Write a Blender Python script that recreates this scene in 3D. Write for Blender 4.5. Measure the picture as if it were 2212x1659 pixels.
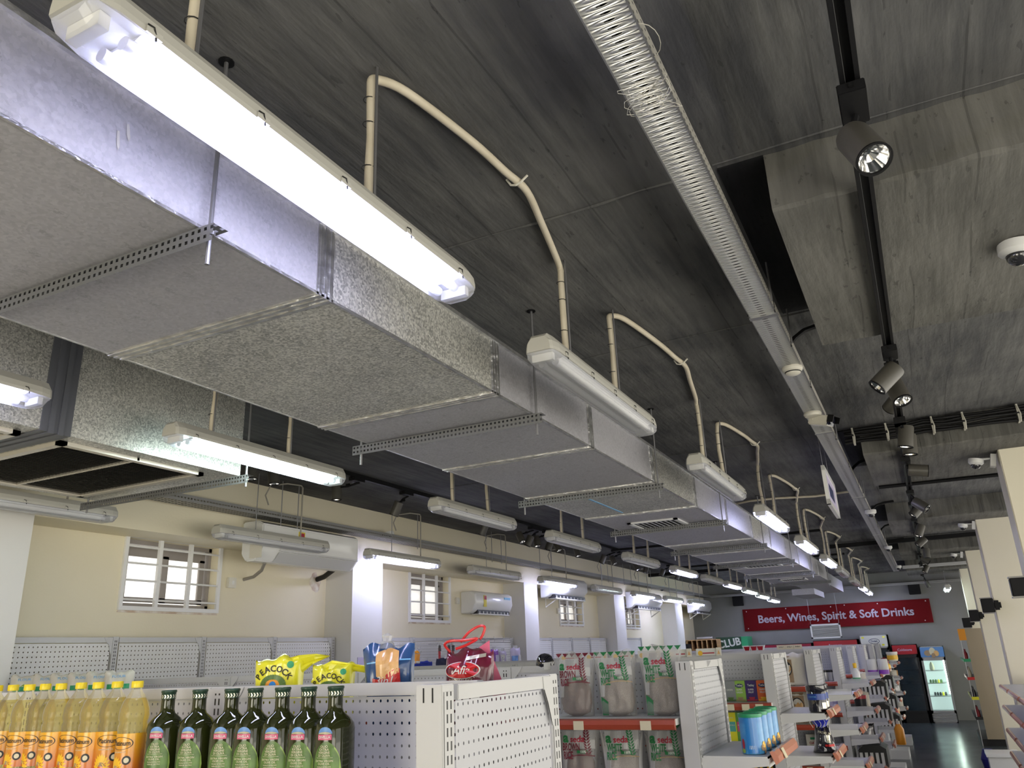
import bpy, bmesh, math, random
from mathutils import Vector, Matrix
sc = bpy.context.scene
for o in list(bpy.data.objects): bpy.data.objects.remove(o)
C = sc.collection
PI = math.pi
random.seed(7)
# ------------------------------------------------------------------ camera
F = 1705.0; CX, CY = 1106.0, 829.5; H = 1.65
RM = ((0.8915299363176465, -0.1793942892137497, -0.41592314391837676),
      (0.451321315354202, 0.2737318573809426, 0.8493408859590666),
      (-0.03851548982430487, -0.9449278063705571, 0.32500461195392444))
cd = bpy.data.cameras.new('camera'); cam = bpy.data.objects.new('camera', cd); C.objects.link(cam)
cd.sensor_width = 36; cd.lens = F * 36 / 2212; cd.clip_start = .05; cd.clip_end = 200
cam.matrix_world = Matrix(((RM[0][0], -RM[0][1], -RM[0][2], 0), (RM[1][0], -RM[1][1], -RM[1][2], 0),
                           (RM[2][0], -RM[2][1], -RM[2][2], H), (0, 0, 0, 1)))
sc.camera = cam
def ray(p):
    v = (p[0] - CX, p[1] - CY, F)
    return [sum(RM[i][j] * v[j] for j in range(3)) for i in range(3)]
def AZ(x, y, z): d = ray((x, y)); t = (z - H) / d[2]; return Vector((d[0] * t, d[1] * t, z))
def AX(x, y, X): d = ray((x, y)); t = X / d[0]; return Vector((X, d[1] * t, H + d[2] * t))
def AY(x, y, Y): d = ray((x, y)); t = Y / d[1]; return Vector((d[0] * t, Y, H + d[2] * t))
# ------------------------------------------------------------------ world, light, exposure
sc.view_settings.view_transform = 'Standard'; sc.view_settings.look = 'None'
sc.view_settings.gamma = 1; sc.view_settings.exposure = 1.3; sc.view_settings.use_curve_mapping = False
W = bpy.data.worlds.new('world'); sc.world = W; W.use_nodes = True
W.node_tree.nodes['Background'].inputs[0].default_value = (1, .97, .9, 1)
W.node_tree.nodes['Background'].inputs[1].default_value = .9
try: sc.cycles.use_denoising = True; sc.cycles.max_bounces = 8; sc.cycles.transparent_max_bounces = 24; sc.cycles.caustics_reflective = False; sc.cycles.caustics_refractive = False; sc.cycles.sample_clamp_indirect = 4
except Exception: pass
def area(name, loc, direction, sx, sy, power, col):
    l = bpy.data.lights.new(name, 'AREA'); l.shape = 'RECTANGLE'; l.size = sx; l.size_y = sy; l.energy = power; l.color = col
    o = bpy.data.objects.new(name, l); C.objects.link(o); o.location = loc
    o.rotation_euler = Vector(direction).to_track_quat('-Z', 'Y').to_euler(); return o
# daylight through the glazed shopfront on the right and behind, plus one added fill
area('daylight_right', (2.75, 2.2, .95), (-1, 0, .55), 9.0, 1.5, 32, (1, .93, .78))
area('daylight_front', (1.9, -2.6, 1.1), (-.25, 1, .3), 1.7, 1.6, 12, (1, .93, .78))
area('fill_front_left', (-1.9, -2.5, 1.45), (-.85, 1, .2), 2.4, 1.7, 34, (1, .92, .72))  # added fill to brighten the left wall, no known window there
area('daylight_far_right', (2.75, 12.0, 1.1), (-1, 0, .3), 9.0, 1.5, 10, (1, .95, .85))
# ------------------------------------------------------------------ materials
def mat(name, col=(.8, .8, .8), rough=.5, metal=0., emit=None, es=0., alpha=1., spec=.5, trans=0., coat=0.):
    m = bpy.data.materials.new(name); m.use_nodes = True
    b = m.node_tree.nodes['Principled BSDF']
    b.inputs['Base Color'].default_value = (*col, 1); b.inputs['Roughness'].default_value = rough
    b.inputs['Metallic'].default_value = metal; b.inputs['Specular IOR Level'].default_value = spec
    b.inputs['Alpha'].default_value = alpha; b.inputs['Transmission Weight'].default_value = trans
    b.inputs['Coat Weight'].default_value = coat
    if emit: b.inputs['Emission Color'].default_value = (*emit, 1); b.inputs['Emission Strength'].default_value = es
    return m
def nd(m, t, **k):
    n = m.node_tree.nodes.new(t)
    for a, v in k.items(): setattr(n, a, v)
    return n
def mathn(m, op, a, b=None, c=None):
    n = nd(m, 'ShaderNodeMath', operation=op)
    for i, v in enumerate((a, b, c)):
        if v is None: continue
        if isinstance(v, (int, float)): n.inputs[i].default_value = v
        else: m.node_tree.links.new(v, n.inputs[i])
    return n.outputs[0]
def noise_mat(name, c1, c2, scale, rough=.6, metal=0., bump=.0, stretch=(1, 1, 1), detail=6, contrast=(.35, .65), bscale=None, rr=None, coord='Object', spec=.5):
    m = mat(name, c1, rough, metal, spec=spec); L = m.node_tree.links; b = m.node_tree.nodes['Principled BSDF']
    tc = nd(m, 'ShaderNodeTexCoord'); mp = nd(m, 'ShaderNodeMapping'); mp.inputs['Scale'].default_value = stretch
    L.new(tc.outputs[coord], mp.inputs[0])
    n = nd(m, 'ShaderNodeTexNoise'); n.inputs['Scale'].default_value = scale; n.inputs['Detail'].default_value = detail
    L.new(mp.outputs[0], n.inputs['Vector'])
    r = nd(m, 'ShaderNodeValToRGB'); r.color_ramp.elements[0].position = contrast[0]; r.color_ramp.elements[1].position = contrast[1]
    r.color_ramp.elements[0].color = (*c1, 1); r.color_ramp.elements[1].color = (*c2, 1)
    L.new(n.outputs['Fac'], r.inputs[0]); L.new(r.outputs[0], b.inputs['Base Color'])
    if rr:
        q = nd(m, 'ShaderNodeMapRange'); q.inputs['To Min'].default_value = rr[0]; q.inputs['To Max'].default_value = rr[1]
        L.new(n.outputs['Fac'], q.inputs[0]); L.new(q.outputs[0], b.inputs['Roughness'])
    if bump:
        bp = nd(m, 'ShaderNodeBump'); bp.inputs['Strength'].default_value = bump; bp.inputs['Distance'].default_value = .02
        src = n
        if bscale:
            src = nd(m, 'ShaderNodeTexNoise'); src.inputs['Scale'].default_value = bscale; src.inputs['Detail'].default_value = 8
            L.new(mp.outputs[0], src.inputs['Vector'])
        L.new(src.outputs['Fac'], bp.inputs['Height']); L.new(bp.outputs[0], b.inputs['Normal'])
    return m
def concrete(name, c1, c2):
    m = mat(name, c1, .85, spec=.25); L = m.node_tree.links; b = m.node_tree.nodes['Principled BSDF']
    tc = nd(m, 'ShaderNodeTexCoord')
    def noi(scale, st, det=8):
        mp = nd(m, 'ShaderNodeMapping'); mp.inputs['Scale'].default_value = st; L.new(tc.outputs['Object'], mp.inputs[0])
        n = nd(m, 'ShaderNodeTexNoise'); n.inputs['Scale'].default_value = scale; n.inputs['Detail'].default_value = det; L.new(mp.outputs[0], n.inputs['Vector']); return n.outputs['Fac']
    big = noi(1.6, (1, 1, 1)); streak = noi(3.0, (9, .8, 1)); pits = noi(26, (1.6, .5, 1), 3)
    mix = mathn(m, 'ADD', mathn(m, 'MULTIPLY', big, .6), mathn(m, 'MULTIPLY', streak, .4))
    r = nd(m, 'ShaderNodeValToRGB'); r.color_ramp.elements[0].position = .38; r.color_ramp.elements[1].position = .62
    r.color_ramp.elements[0].color = (*c1, 1); r.color_ramp.elements[1].color = (*c2, 1); L.new(mix, r.inputs[0])
    # formwork board joints, ~0.19 m boards running along Y
    sx = nd(m, 'ShaderNodeSeparateXYZ'); L.new(tc.outputs['Object'], sx.inputs[0])
    wob = mathn(m, 'ADD', sx.outputs[0], mathn(m, 'MULTIPLY', noi(1.2, (1, 1, 1), 2), .05))
    fr = mathn(m, 'FRACT', mathn(m, 'DIVIDE', wob, .19))
    joint = mathn(m, 'LESS_THAN', fr, .035)
    patchy = mathn(m, 'GREATER_THAN', noi(2.0, (6, .9, 1), 2), .5)
    joint = mathn(m, 'MULTIPLY', joint, patchy)
    pit = mathn(m, 'GREATER_THAN', pits, .68)
    dark = mathn(m, 'MINIMUM', mathn(m, 'ADD', mathn(m, 'MULTIPLY', joint, .35), mathn(m, 'MULTIPLY', pit, .35)), 1.)
    mx = nd(m, 'ShaderNodeMixRGB'); mx.inputs[2].default_value = (c1[0] * .3, c1[1] * .3, c1[2] * .3, 1)
    L.new(dark, mx.inputs[0]); L.new(r.outputs[0], mx.inputs[1]); L.new(mx.outputs[0], b.inputs['Base Color'])
    h = mathn(m, 'ADD', mathn(m, 'MULTIPLY', streak, .5), mathn(m, 'ADD', mathn(m, 'MULTIPLY', noi(14, (3, 1, 1), 8), .35), mathn(m, 'MULTIPLY', dark, -.8)))
    bp = nd(m, 'ShaderNodeBump'); bp.inputs['Strength'].default_value = .75; bp.inputs['Distance'].default_value = .012
    L.new(h, bp.inputs['Height']); L.new(bp.outputs[0], b.inputs['Normal'])
    return m
def galv(name, c1, c2, scale=90, rough=.38, metal=.75, stamps=True):
    m = mat(name, c1, rough, metal); L = m.node_tree.links; b = m.node_tree.nodes['Principled BSDF']
    tc = nd(m, 'ShaderNodeTexCoord'); v = nd(m, 'ShaderNodeTexVoronoi'); v.inputs['Scale'].default_value = scale; L.new(tc.outputs['Object'], v.inputs['Vector'])
    n = nd(m, 'ShaderNodeTexNoise'); n.inputs['Scale'].default_value = 3; L.new(tc.outputs['Object'], n.inputs['Vector'])
    s = nd(m, 'ShaderNodeSeparateColor'); L.new(v.outputs['Color'], s.inputs[0])
    f = mathn(m, 'ADD', mathn(m, 'MULTIPLY', s.outputs[0], .55), mathn(m, 'MULTIPLY', n.outputs['Fac'], .45))
    r = nd(m, 'ShaderNodeValToRGB'); r.color_ramp.elements[0].position = .2; r.color_ramp.elements[1].position = .8
    r.color_ramp.elements[0].color = (*c1, 1); r.color_ramp.elements[1].color = (*c2, 1); L.new(f, r.inputs[0])
    out = r.outputs[0]
    if stamps:
        sx = nd(m, 'ShaderNodeSeparateXYZ'); L.new(tc.outputs['Object'], sx.inputs[0])
        u = mathn(m, 'ABSOLUTE', mathn(m, 'SUBTRACT', mathn(m, 'FRACT', mathn(m, 'ADD', mathn(m, 'MULTIPLY', sx.outputs[1], 5.6), mathn(m, 'MULTIPLY', mathn(m, 'ADD', sx.outputs[0], sx.outputs[2]), 2.1))), .5))
        w = mathn(m, 'ABSOLUTE', mathn(m, 'SUBTRACT', mathn(m, 'FRACT', mathn(m, 'MULTIPLY', mathn(m, 'ADD', sx.outputs[0], sx.outputs[2]), 9.)), .5))
        n2 = nd(m, 'ShaderNodeTexNoise'); n2.inputs['Scale'].default_value = 160; L.new(tc.outputs['Object'], n2.inputs['Vector'])
        k = mathn(m, 'MULTIPLY', mathn(m, 'MULTIPLY', mathn(m, 'LESS_THAN', u, .1), mathn(m, 'LESS_THAN', w, .08)), mathn(m, 'GREATER_THAN', n2.outputs['Fac'], .47))
        mx = nd(m, 'ShaderNodeMixRGB'); mx.inputs[2].default_value = (c1[0] * .45, c1[1] * .45, c1[2] * .45, 1)
        L.new(mathn(m, 'MULTIPLY', k, .28), mx.inputs[0]); L.new(out, mx.inputs[1]); out = mx.outputs[0]
    L.new(out, b.inputs['Base Color'])
    q = nd(m, 'ShaderNodeMapRange'); q.inputs['To Min'].default_value = rough - .08; q.inputs['To Max'].default_value = rough + .14
    L.new(s.outputs[1], q.inputs[0]); L.new(q.outputs[0], b.inputs['Roughness'])
    return m
def perf(name, base, px, pz, w, h, round_=True, rough=.45, metal=0., ox=0., stagger=False, axes=(0, 2), bumpy=False):
    """sheet metal with see-through holes, tinted grey for shade, laid out in the part's own x/z coordinates"""
    m = mat(name, base, rough, metal); L = m.node_tree.links; b = m.node_tree.nodes['Principled BSDF']; out = m.node_tree.nodes['Material Output']
    tc = nd(m, 'ShaderNodeTexCoord'); s = nd(m, 'ShaderNodeSeparateXYZ'); L.new(tc.outputs['Object'], s.inputs[0])
    X, Z = s.outputs[axes[0]], s.outputs[axes[1]]
    zz = mathn(m, 'DIVIDE', Z, pz)
    xx = mathn(m, 'DIVIDE', mathn(m, 'ADD', X, ox), px)
    if stagger: xx = mathn(m, 'ADD', xx, mathn(m, 'MULTIPLY', mathn(m, 'MODULO', mathn(m, 'FLOOR', zz), 2), .5))
    fx = mathn(m, 'MULTIPLY', mathn(m, 'SUBTRACT', mathn(m, 'FRACT', xx), .5), px)
    fz = mathn(m, 'MULTIPLY', mathn(m, 'SUBTRACT', mathn(m, 'FRACT', zz), .5), pz)
    if round_:
        d = mathn(m, 'SQRT', mathn(m, 'ADD', mathn(m, 'POWER', mathn(m, 'DIVIDE', fx, w / 2), 2), mathn(m, 'POWER', mathn(m, 'DIVIDE', fz, h / 2), 2)))
        k = mathn(m, 'LESS_THAN', d, 1.)
    else:
        k = mathn(m, 'MULTIPLY', mathn(m, 'LESS_THAN', mathn(m, 'ABSOLUTE', fx), w / 2), mathn(m, 'LESS_THAN', mathn(m, 'ABSOLUTE', fz), h / 2))
    if bumpy:
        d2 = mathn(m, 'SQRT', mathn(m, 'ADD', mathn(m, 'POWER', mathn(m, 'DIVIDE', fx, w * 1.25), 2), mathn(m, 'POWER', mathn(m, 'DIVIDE', fz, h * 1.6), 2)))
        bp = nd(m, 'ShaderNodeBump'); bp.inputs['Strength'].default_value = 1.; bp.inputs['Distance'].default_value = .006
        L.new(mathn(m, 'PINGPONG', mathn(m, 'MULTIPLY', d2, 2.2), 1.), bp.inputs['Height']); L.new(bp.outputs[0], b.inputs['Normal'])
    t = nd(m, 'ShaderNodeBsdfTransparent'); t.inputs[0].default_value = (.45, .45, .45, 1); mx = nd(m, 'ShaderNodeMixShader')  # grey tint dims the view through each hole, painting in its shade
    L.new(k, mx.inputs[0]); L.new(b.outputs[0], mx.inputs[1]); L.new(t.outputs[0], mx.inputs[2]); L.new(mx.outputs[0], out.inputs[0])
    return m
def clear(name, col, fac=.75, rough=.08, tint=None):
    """thin clear plastic or glass: tinted see-through with a glossy skin"""
    m = bpy.data.materials.new(name); m.use_nodes = True; N = m.node_tree.nodes; L = m.node_tree.links
    b = N['Principled BSDF']; b.inputs['Base Color'].default_value = (*col, 1); b.inputs['Roughness'].default_value = rough; b.inputs['Coat Weight'].default_value = .4
    t = N.new('ShaderNodeBsdfTransparent'); t.inputs[0].default_value = (*(tint or (1, 1, 1)), 1)
    fr = N.new('ShaderNodeFresnel'); fr.inputs[0].default_value = 1.45
    k = mathn(m, 'SUBTRACT', fac, mathn(m, 'MULTIPLY', fr.outputs[0], fac * .8)); mx = N.new('ShaderNodeMixShader')
    L.new(k, mx.inputs[0]); L.new(b.outputs[0], mx.inputs[1]); L.new(t.outputs[0], mx.inputs[2]); L.new(mx.outputs[0], N['Material Output'].inputs[0])
    return m
M = dict(
 wall=noise_mat('cream_wall_paint', (.79, .725, .54), (.82, .755, .575), 1.3, .6, bump=.05, bscale=60),
 backwall=noise_mat('grey_wall_paint', (.215, .215, .20), (.25, .25, .24), 1.3, .7),
 slab=concrete('dark_painted_concrete', (.070, .071, .075), (.148, .147, .143)),
 beam=concrete('painted_concrete_beam', (.090, .088, .080), (.170, .166, .150)),
 darkslab=concrete('near_black_concrete', (.006, .007, .009), (.016, .016, .018)),
 floor=noise_mat('dark_polished_floor', (.035, .045, .05), (.06, .07, .075), 2.2, .22, rr=(.16, .3)),
 pillar=noise_mat('cream_pillar_paint', (.78, .73, .58), (.82, .77, .62), 1., .55),
 column=noise_mat('white_column_paint', (.74, .73, .70), (.78, .77, .74), 1., .5),
 duct=galv('galvanised_duct', (.42, .415, .445), (.52, .515, .545), 120, .52, .45),
 duct_spangle=galv('spangled_galvanised_duct', (.30, .30, .28), (.78, .77, .71), 150, .42, .5),
 foil=noise_mat('aluminium_tape', (.55, .55, .56), (.8, .8, .8), 25, .3, .9, bump=.4, bscale=30),
 steel=mat('zinc_steel', (.42, .42, .42), .4, .85),
 rod=mat('threaded_steel_rod', (.30, .30, .31), .45, .8),
 iron=perf('slotted_angle_iron', (.20, .205, .21), .020, .020, .009, .009, False, .5, .6),
 tray=perf('perforated_tray_metal', (.62, .62, .60), .024, .103, .0062, .026, True, .34, .6, axes=(1, 0), bumpy=True),
 trays=perf('slotted_tray_side', (.62, .60, .54), .030, .025, .012, .005, True, .45, .5, axes=(1, 2)),
 grey=mat('grey_lamp_housing', (.50, .49, .44), .5),
 greyd=mat('dirty_grey_lamp_housing', (.40, .39, .35), .5),
 white=mat('white_metal', (.80, .80, .80), .4), refl=mat('white_reflector', (.9, .9, .92), .35),
 tube_off=mat('unlit_tube_glass', (.85, .85, .84), .25), cap=mat('tube_end_cap', (.75, .75, .78), .3, .3),
 wire=mat('black_wire', (.02, .02, .02), .5),
 conduit=noise_mat('cream_conduit', (.66, .59, .45), (.74, .67, .53), 9, .6),
 black=mat('black_metal', (.008, .008, .009), .5, spec=.2), spotb=mat('black_spot_body', (.085, .08, .068), .38),
 chrome=mat('faceted_reflector', (.85, .85, .85), .12, 1.), lens=mat('spot_lens', (.9, .88, .85), .15, .9),
 plastic=mat('white_plastic', (.82, .82, .80), .28, coat=.3), plasticd=mat('cream_plastic', (.72, .69, .60), .4),
 dome=mat('smoked_dome', (.03, .03, .035), .06, coat=1.), 
 gond=mat('gondola_white_metal', (.57, .57, .57), .42, coat=.1), gondshelf=mat('shelf_white_metal', (.70, .70, .69), .38),
 peg=perf('pegboard_panel', (.54, .545, .575), .0197, .0235, .0052, .0066),
 pegn=perf('pegboard_panel_fine', (.78, .78, .76), .030, .030, .0085, .0095),
 slot=perf('slotted_upright', (.66, .66, .65), .016, .05, .0045, .034, False, ox=.008),
 rail=mat('orange_price_rail', (.36, .055, .025), .3, coat=.4), railc=mat('copper_price_rail', (.62, .22, .13), .3, coat=.3),
 tag=mat('cream_price_tag', (.70, .64, .46), .6), glassw=clear('clear_window_glass', (.9, .9, .9), .9),
 pc=clear('clear_diffuser', (.75, .76, .8), .72, .2), cleardiv=clear('clear_shelf_guard', (.8, .8, .82), .62, .15),
 film=clear('clear_bag_film', (.8, .8, .8), .80, .2), pet=clear('clear_pet', (.9, .9, .85), .92, .05, (.98, .97, .90)),
 oil=clear('golden_oil', (.70, .56, .06), .84, .08, (.96, .92, .55)), cap_y=mat('yellow_cap', (.80, .62, .02), .35),
 oliveglass=mat('dark_olive_glass', (.018, .022, .004), .06, coat=.2, spec=.5), blackcap=mat('dark_green_cap', (.02, .05, .03), .3), 
 silver=mat('silver_print', (.7, .68, .55), .3, .6),
 lab_green=noise_mat('green_leaf_label', (.05, .11, .02), (.12, .23, .04), 30, .35), lab_lgreen=mat('light_green_edge', (.32, .48, .10), .35),
 txt_w=mat('white_print', (.72, .72, .68), .5), txt_k=mat('black_print', (.015, .015, .015), .5), txt_r=mat('red_print', (.42, .02, .05), .5),
 txt_g=mat('green_print', (.02, .19, .06), .5), txt_dr=mat('dark_red_print', (.16, .015, .03), .5),
 pink=mat('pink_banner', (.60, .10, .20), .4), skyb=mat('blue_print', (.12, .28, .60), .4), navy=mat('navy_print', (.01, .02, .10), .4),
 red=mat('red_signboard', (.13, .004, .005), .8, spec=.15), redg=mat('red_gloss', (.35, .01, .02), .3), yellow=mat('yellow_film', (.78, .74, .03), .3, coat=.5),
 orange=mat('orange_label', (.80, .32, .02), .35), green=mat('green_gloss', (.02, .30, .12), .35), dgreen=mat('club_green', (.005, .05, .02), .4),
 blue=mat('blue_gloss', (.02, .22, .60), .3, coat=.4), bluel=mat('light_blue', (.2, .5, .8), .35), purple=mat('purple_gloss', (.25, .05, .45), .4),
 wood=noise_mat('plywood', (.36, .20, .08), (.48, .29, .13), 6, .5, stretch=(1, 1, 8)), brown=mat('brown_card', (.35, .24, .14), .7),
 rice=noise_mat('white_rice', (.26, .20, .16), (.56, .48, .41), 70, .7, bump=.5), brice=noise_mat('brown_rice', (.05, .018, .01), (.28, .14, .08), 75, .7, bump=.5),
 flour=noise_mat('paper_flour_bag', (.62, .54, .40), (.72, .66, .52), 8, .7), cream=mat('cream_paper', (.74, .70, .60), .6),
 hood=mat('glossy_black', (.01, .01, .02), .08, coat=1.), maroon=mat('maroon_film', (.13, .01, .03), .22, coat=.6), denim=mat('denim_blue_film', (.02, .07, .20), .25, coat=.5),
 peach=mat('peach_print', (.72, .42, .16), .3, coat=.5), paint_red=mat('bright_red_plastic', (.55, .02, .02), .3), fridge=mat('black_fridge', (.012, .012, .014), .35),
 fgl=clear('fridge_glass', (.03, .05, .07), .5, .08), fglass2=clear('lit_fridge_glass', (.7, .9, .9), .92, .05), fint=mat('fridge_interior', (.55, .62, .62), .5, emit=(.75, 1, .92), es=.22),
 fled=mat('fridge_led', (1, 1, 1), .5, emit=(.8, 1, .85), es=14), silverp=mat('silver_panel', (.5, .5, .5), .35, .6),
 putty=noise_mat('plaster_patch', (.55, .42, .32), (.8, .76, .68), 12, .9), teal=mat('teal_print', (.10, .42, .36), .5), lilac=mat('lilac_print', (.60, .54, .74), .4),
)
# lit tubes, two tones
M['smear'] = mat('pale_smear', (.42, .41, .37), .7)
M['flood_door'] = mat('flood_door', (.30, .29, .27), .4)
M['lit'] = mat('lit_tube_cool', (1, 1, 1), .5, emit=(.64, .66, 1.), es=18)
M['litg'] = mat('lit_tube_greenish', (1, 1, 1), .5, emit=(.80, 1., .95), es=16)
# ------------------------------------------------------------------ mesh helpers
class MB:
    def __init__(s): s.v = []; s.f = []; s.mi = []
    def add(s, vs, fs, k=0):
        o = len(s.v); s.v += [tuple(v) for v in vs]; s.f += [tuple(i + o for i in f) for f in fs]; s.mi += [k] * len(fs); return s
    def box(s, x0, x1, y0, y1, z0, z1, k=0):
        return s.add([(x0, y0, z0), (x1, y0, z0), (x1, y1, z0), (x0, y1, z0), (x0, y0, z1), (x1, y0, z1), (x1, y1, z1), (x0, y1, z1)],
                     [(0, 3, 2, 1), (4, 5, 6, 7), (0, 1, 5, 4), (1, 2, 6, 5), (2, 3, 7, 6), (3, 0, 4, 7)], k)
    def tube(s, pts, r, n=10, k=0, closed=False):
        pts = [Vector(p) for p in pts]; rings = []
        rs = r if isinstance(r, (list, tuple)) else [r] * len(pts); up = None
        for i, p in enumerate(pts):
            if closed: t = pts[(i + 1) % len(pts)] - pts[i - 1]
            else: t = (pts[min(i + 1, len(pts) - 1)] - pts[max(i - 1, 0)])
            t.normalize()
            if up is None: up = t.orthogonal().normalized()
            up = (up - t * up.dot(t)).normalized(); bi = t.cross(up)
            rings.append([p + (up * math.cos(a) + bi * math.sin(a)) * rs[i] for a in [2 * PI * j / n for j in range(n)]])
        vs = [v for r_ in rings for v in r_]; fs = []
        m = len(rings)
        for i in range(m if closed else m - 1):
            for j in range(n):
                a = i * n + j; b = i * n + (j + 1) % n; c = ((i + 1) % m) * n + (j + 1) % n; d = ((i + 1) % m) * n + j
                fs.append((a, b, c, d))
        if not closed: fs += [tuple(range(n))[::-1], tuple(range((m - 1) * n, m * n))]
        return s.add(vs, fs, k)
    def lathe(s, prof, n=24, c=(0, 0, 0), k=0, axis=None, cap=True):
        """prof: list of (r, z)"""
        vs = []; R = Matrix.Identity(3)
        if axis is not None: R = Vector((0, 0, 1)).rotation_difference(Vector(axis).normalized()).to_matrix()
        c = Vector(c)
        for r, z in prof:
            for j in range(n): vs.append(c + R @ Vector((r * math.cos(2 * PI * j / n), r * math.sin(2 * PI * j / n), z)))
        fs = []
        for i in range(len(prof) - 1):
            for j in range(n): fs.append((i * n + j, i * n + (j + 1) % n, (i + 1) * n + (j + 1) % n, (i + 1) * n + j))
        if cap: fs += [tuple(range(n))[::-1], tuple(range((len(prof) - 1) * n, len(prof) * n))]
        return s.add(vs, fs, k)
    def loft(s, rings, k=0, cap=True):
        n = len(rings[0]); vs = [v for r in rings for v in r]; fs = []
        for i in range(len(rings) - 1):
            for j in range(n): fs.append((i * n + j, i * n + (j + 1) % n, (i + 1) * n + (j + 1) % n, (i + 1) * n + j))
        if cap: fs += [tuple(range(n))[::-1], tuple(range((len(rings) - 1) * n, len(rings) * n))]
        return s.add(vs, fs, k)
    def prism(s, poly, axis, a, b, k=0):
        """poly in the two other axes, extruded along axis from a to b"""
        def P(u, w, t): return {'x': (t, u, w), 'y': (u, t, w), 'z': (u, w, t)}[axis]
        return s.loft([[P(u, w, a) for u, w in poly], [P(u, w, b) for u, w in poly]], k)
    def build(s, name, m, parent=None, loc=None, rot=None, smooth=False, bevel=0., label=None):
        me = bpy.data.meshes.new(name); me.from_pydata([tuple(v) for v in s.v], [], s.f)
        for q in (m if isinstance(m, (list, tuple)) else [m]): me.materials.append(M[q] if isinstance(q, str) else q)
        if any(s.mi): me.polygons.foreach_set('material_index', s.mi)
        bm = bmesh.new(); bm.from_mesh(me); bmesh.ops.recalc_face_normals(bm, faces=bm.faces)
        if bevel: bmesh.ops.bevel(bm, geom=bm.edges[:], offset=bevel, segments=2, affect='EDGES', clamp_overlap=True)
        bm.to_mesh(me); bm.free()
        if smooth:
            for p in me.polygons: p.use_smooth = True
            try: me.set_sharp_from_angle(angle=math.radians(40))
            except Exception: pass
        o = bpy.data.objects.new(name, me); C.objects.link(o)
        if parent: o.parent = parent
        if loc is not None: o.location = loc
        if rot is not None: o.rotation_euler = rot
        if label: o['label'] = label
        return o
LABELS = {}
def tag(o, label, cat, group=None):
    if label in LABELS: print('DUP LABEL', label)
    LABELS[label] = 1
    o['label'] = label; o['category'] = cat
    if group: o['group'] = group
    return o
def thing(name, label, cat, loc=(0, 0, 0), rz=0., group=None):
    o = bpy.data.objects.new(name, None); C.objects.link(o); o.location = loc; o.rotation_euler = (0, 0, rz); o.empty_display_size = .1
    return tag(o, label, cat, group)
def struct(name, mb, m, **k):
    o = mb.build(name, m, **k); o['kind'] = 'structure'; return o
def dup(root, loc, label, rz=None, group=None, rot=None):
    r = root.copy(); C.objects.link(r); r.location = loc
    if rz is not None: r.rotation_euler = (0, 0, rz)
    if rot is not None: r.rotation_euler = rot
    tag(r, label, root['category'], group or root.get('group'))
    for ch in root.children:
        c = ch.copy(); C.objects.link(c); c.parent = r
        for g in ch.children:
            d = g.copy(); C.objects.link(d); d.parent = c
    return r
ORD = ['first', 'second', 'third', 'fourth', 'fifth', 'sixth', 'seventh', 'eighth', 'ninth', 'tenth', 'eleventh', 'twelfth', 'thirteenth', 'fourteenth']
_tc = {}
def text_geo(body, size, bold=0.):
    key = (body, size, bold)
    if key in _tc: return _tc[key]
    cu = bpy.data.curves.new('t', 'FONT'); cu.body = body; cu.size = size; cu.align_x = 'CENTER'; cu.align_y = 'CENTER'; cu.offset = bold * size; cu.resolution_u = 3
    o = bpy.data.objects.new('t', cu); C.objects.link(o); bpy.context.view_layer.update()
    me = o.to_mesh(); r = ([tuple(v.co) for v in me.vertices], [tuple(p.vertices) for p in me.polygons])
    o.to_mesh_clear(); bpy.data.objects.remove(o); bpy.data.curves.remove(cu)
    _tc[key] = r; return r
def text_mb(body, size, fn, bold=.0, sx=1., dx=0., dz=0., mb=None, shear=0., rot=0., k=0):
    """fn maps the flat (u, w) of each letter vertex onto a surface point"""
    vs, fs = text_geo(body, size, bold); mb = mb or MB()
    c, s_ = math.cos(rot), math.sin(rot); out = []
    for v in vs:
        u, w = v[0] * sx + shear * v[1], v[1]; u, w = u * c - w * s_, u * s_ + w * c
        out.append(fn(u + dx, w + dz))
    return mb.add(out, fs, k)
def patch(mb, fn, x0, x1, lo, hi, nx=12, nz=8, k=0):
    """surface patch between the outline functions lo(x) and hi(x)"""
    vs = []
    for i in range(nx + 1):
        x = x0 + (x1 - x0) * i / nx; a = lo(x) if callable(lo) else lo; b = hi(x) if callable(hi) else hi
        for j in range(nz + 1): vs.append(fn(x, a + (b - a) * j / nz))
    fs = [(i * (nz + 1) + j, (i + 1) * (nz + 1) + j, (i + 1) * (nz + 1) + j + 1, i * (nz + 1) + j + 1) for i in range(nx) for j in range(nz)]
    return mb.add(vs, fs, k)
def disc(mb, fn, cx, cz, rx, rz, n=20, k=0, a0=0., a1=2 * PI, inner=0.):
    vs = []; fs = []
    for j in range(n + 1):
        a = a0 + (a1 - a0) * j / n
        vs.append(fn(cx + rx * inner * math.cos(a), cz + rz * inner * math.sin(a))); vs.append(fn(cx + rx * math.cos(a), cz + rz * math.sin(a)))
    for j in range(n): fs.append((2 * j, 2 * j + 1, 2 * j + 3, 2 * j + 2))
    return mb.add(vs, fs, k)
CZ = 3.11; YB = 20.3; XC = -4.88; XW = -5.2
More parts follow.
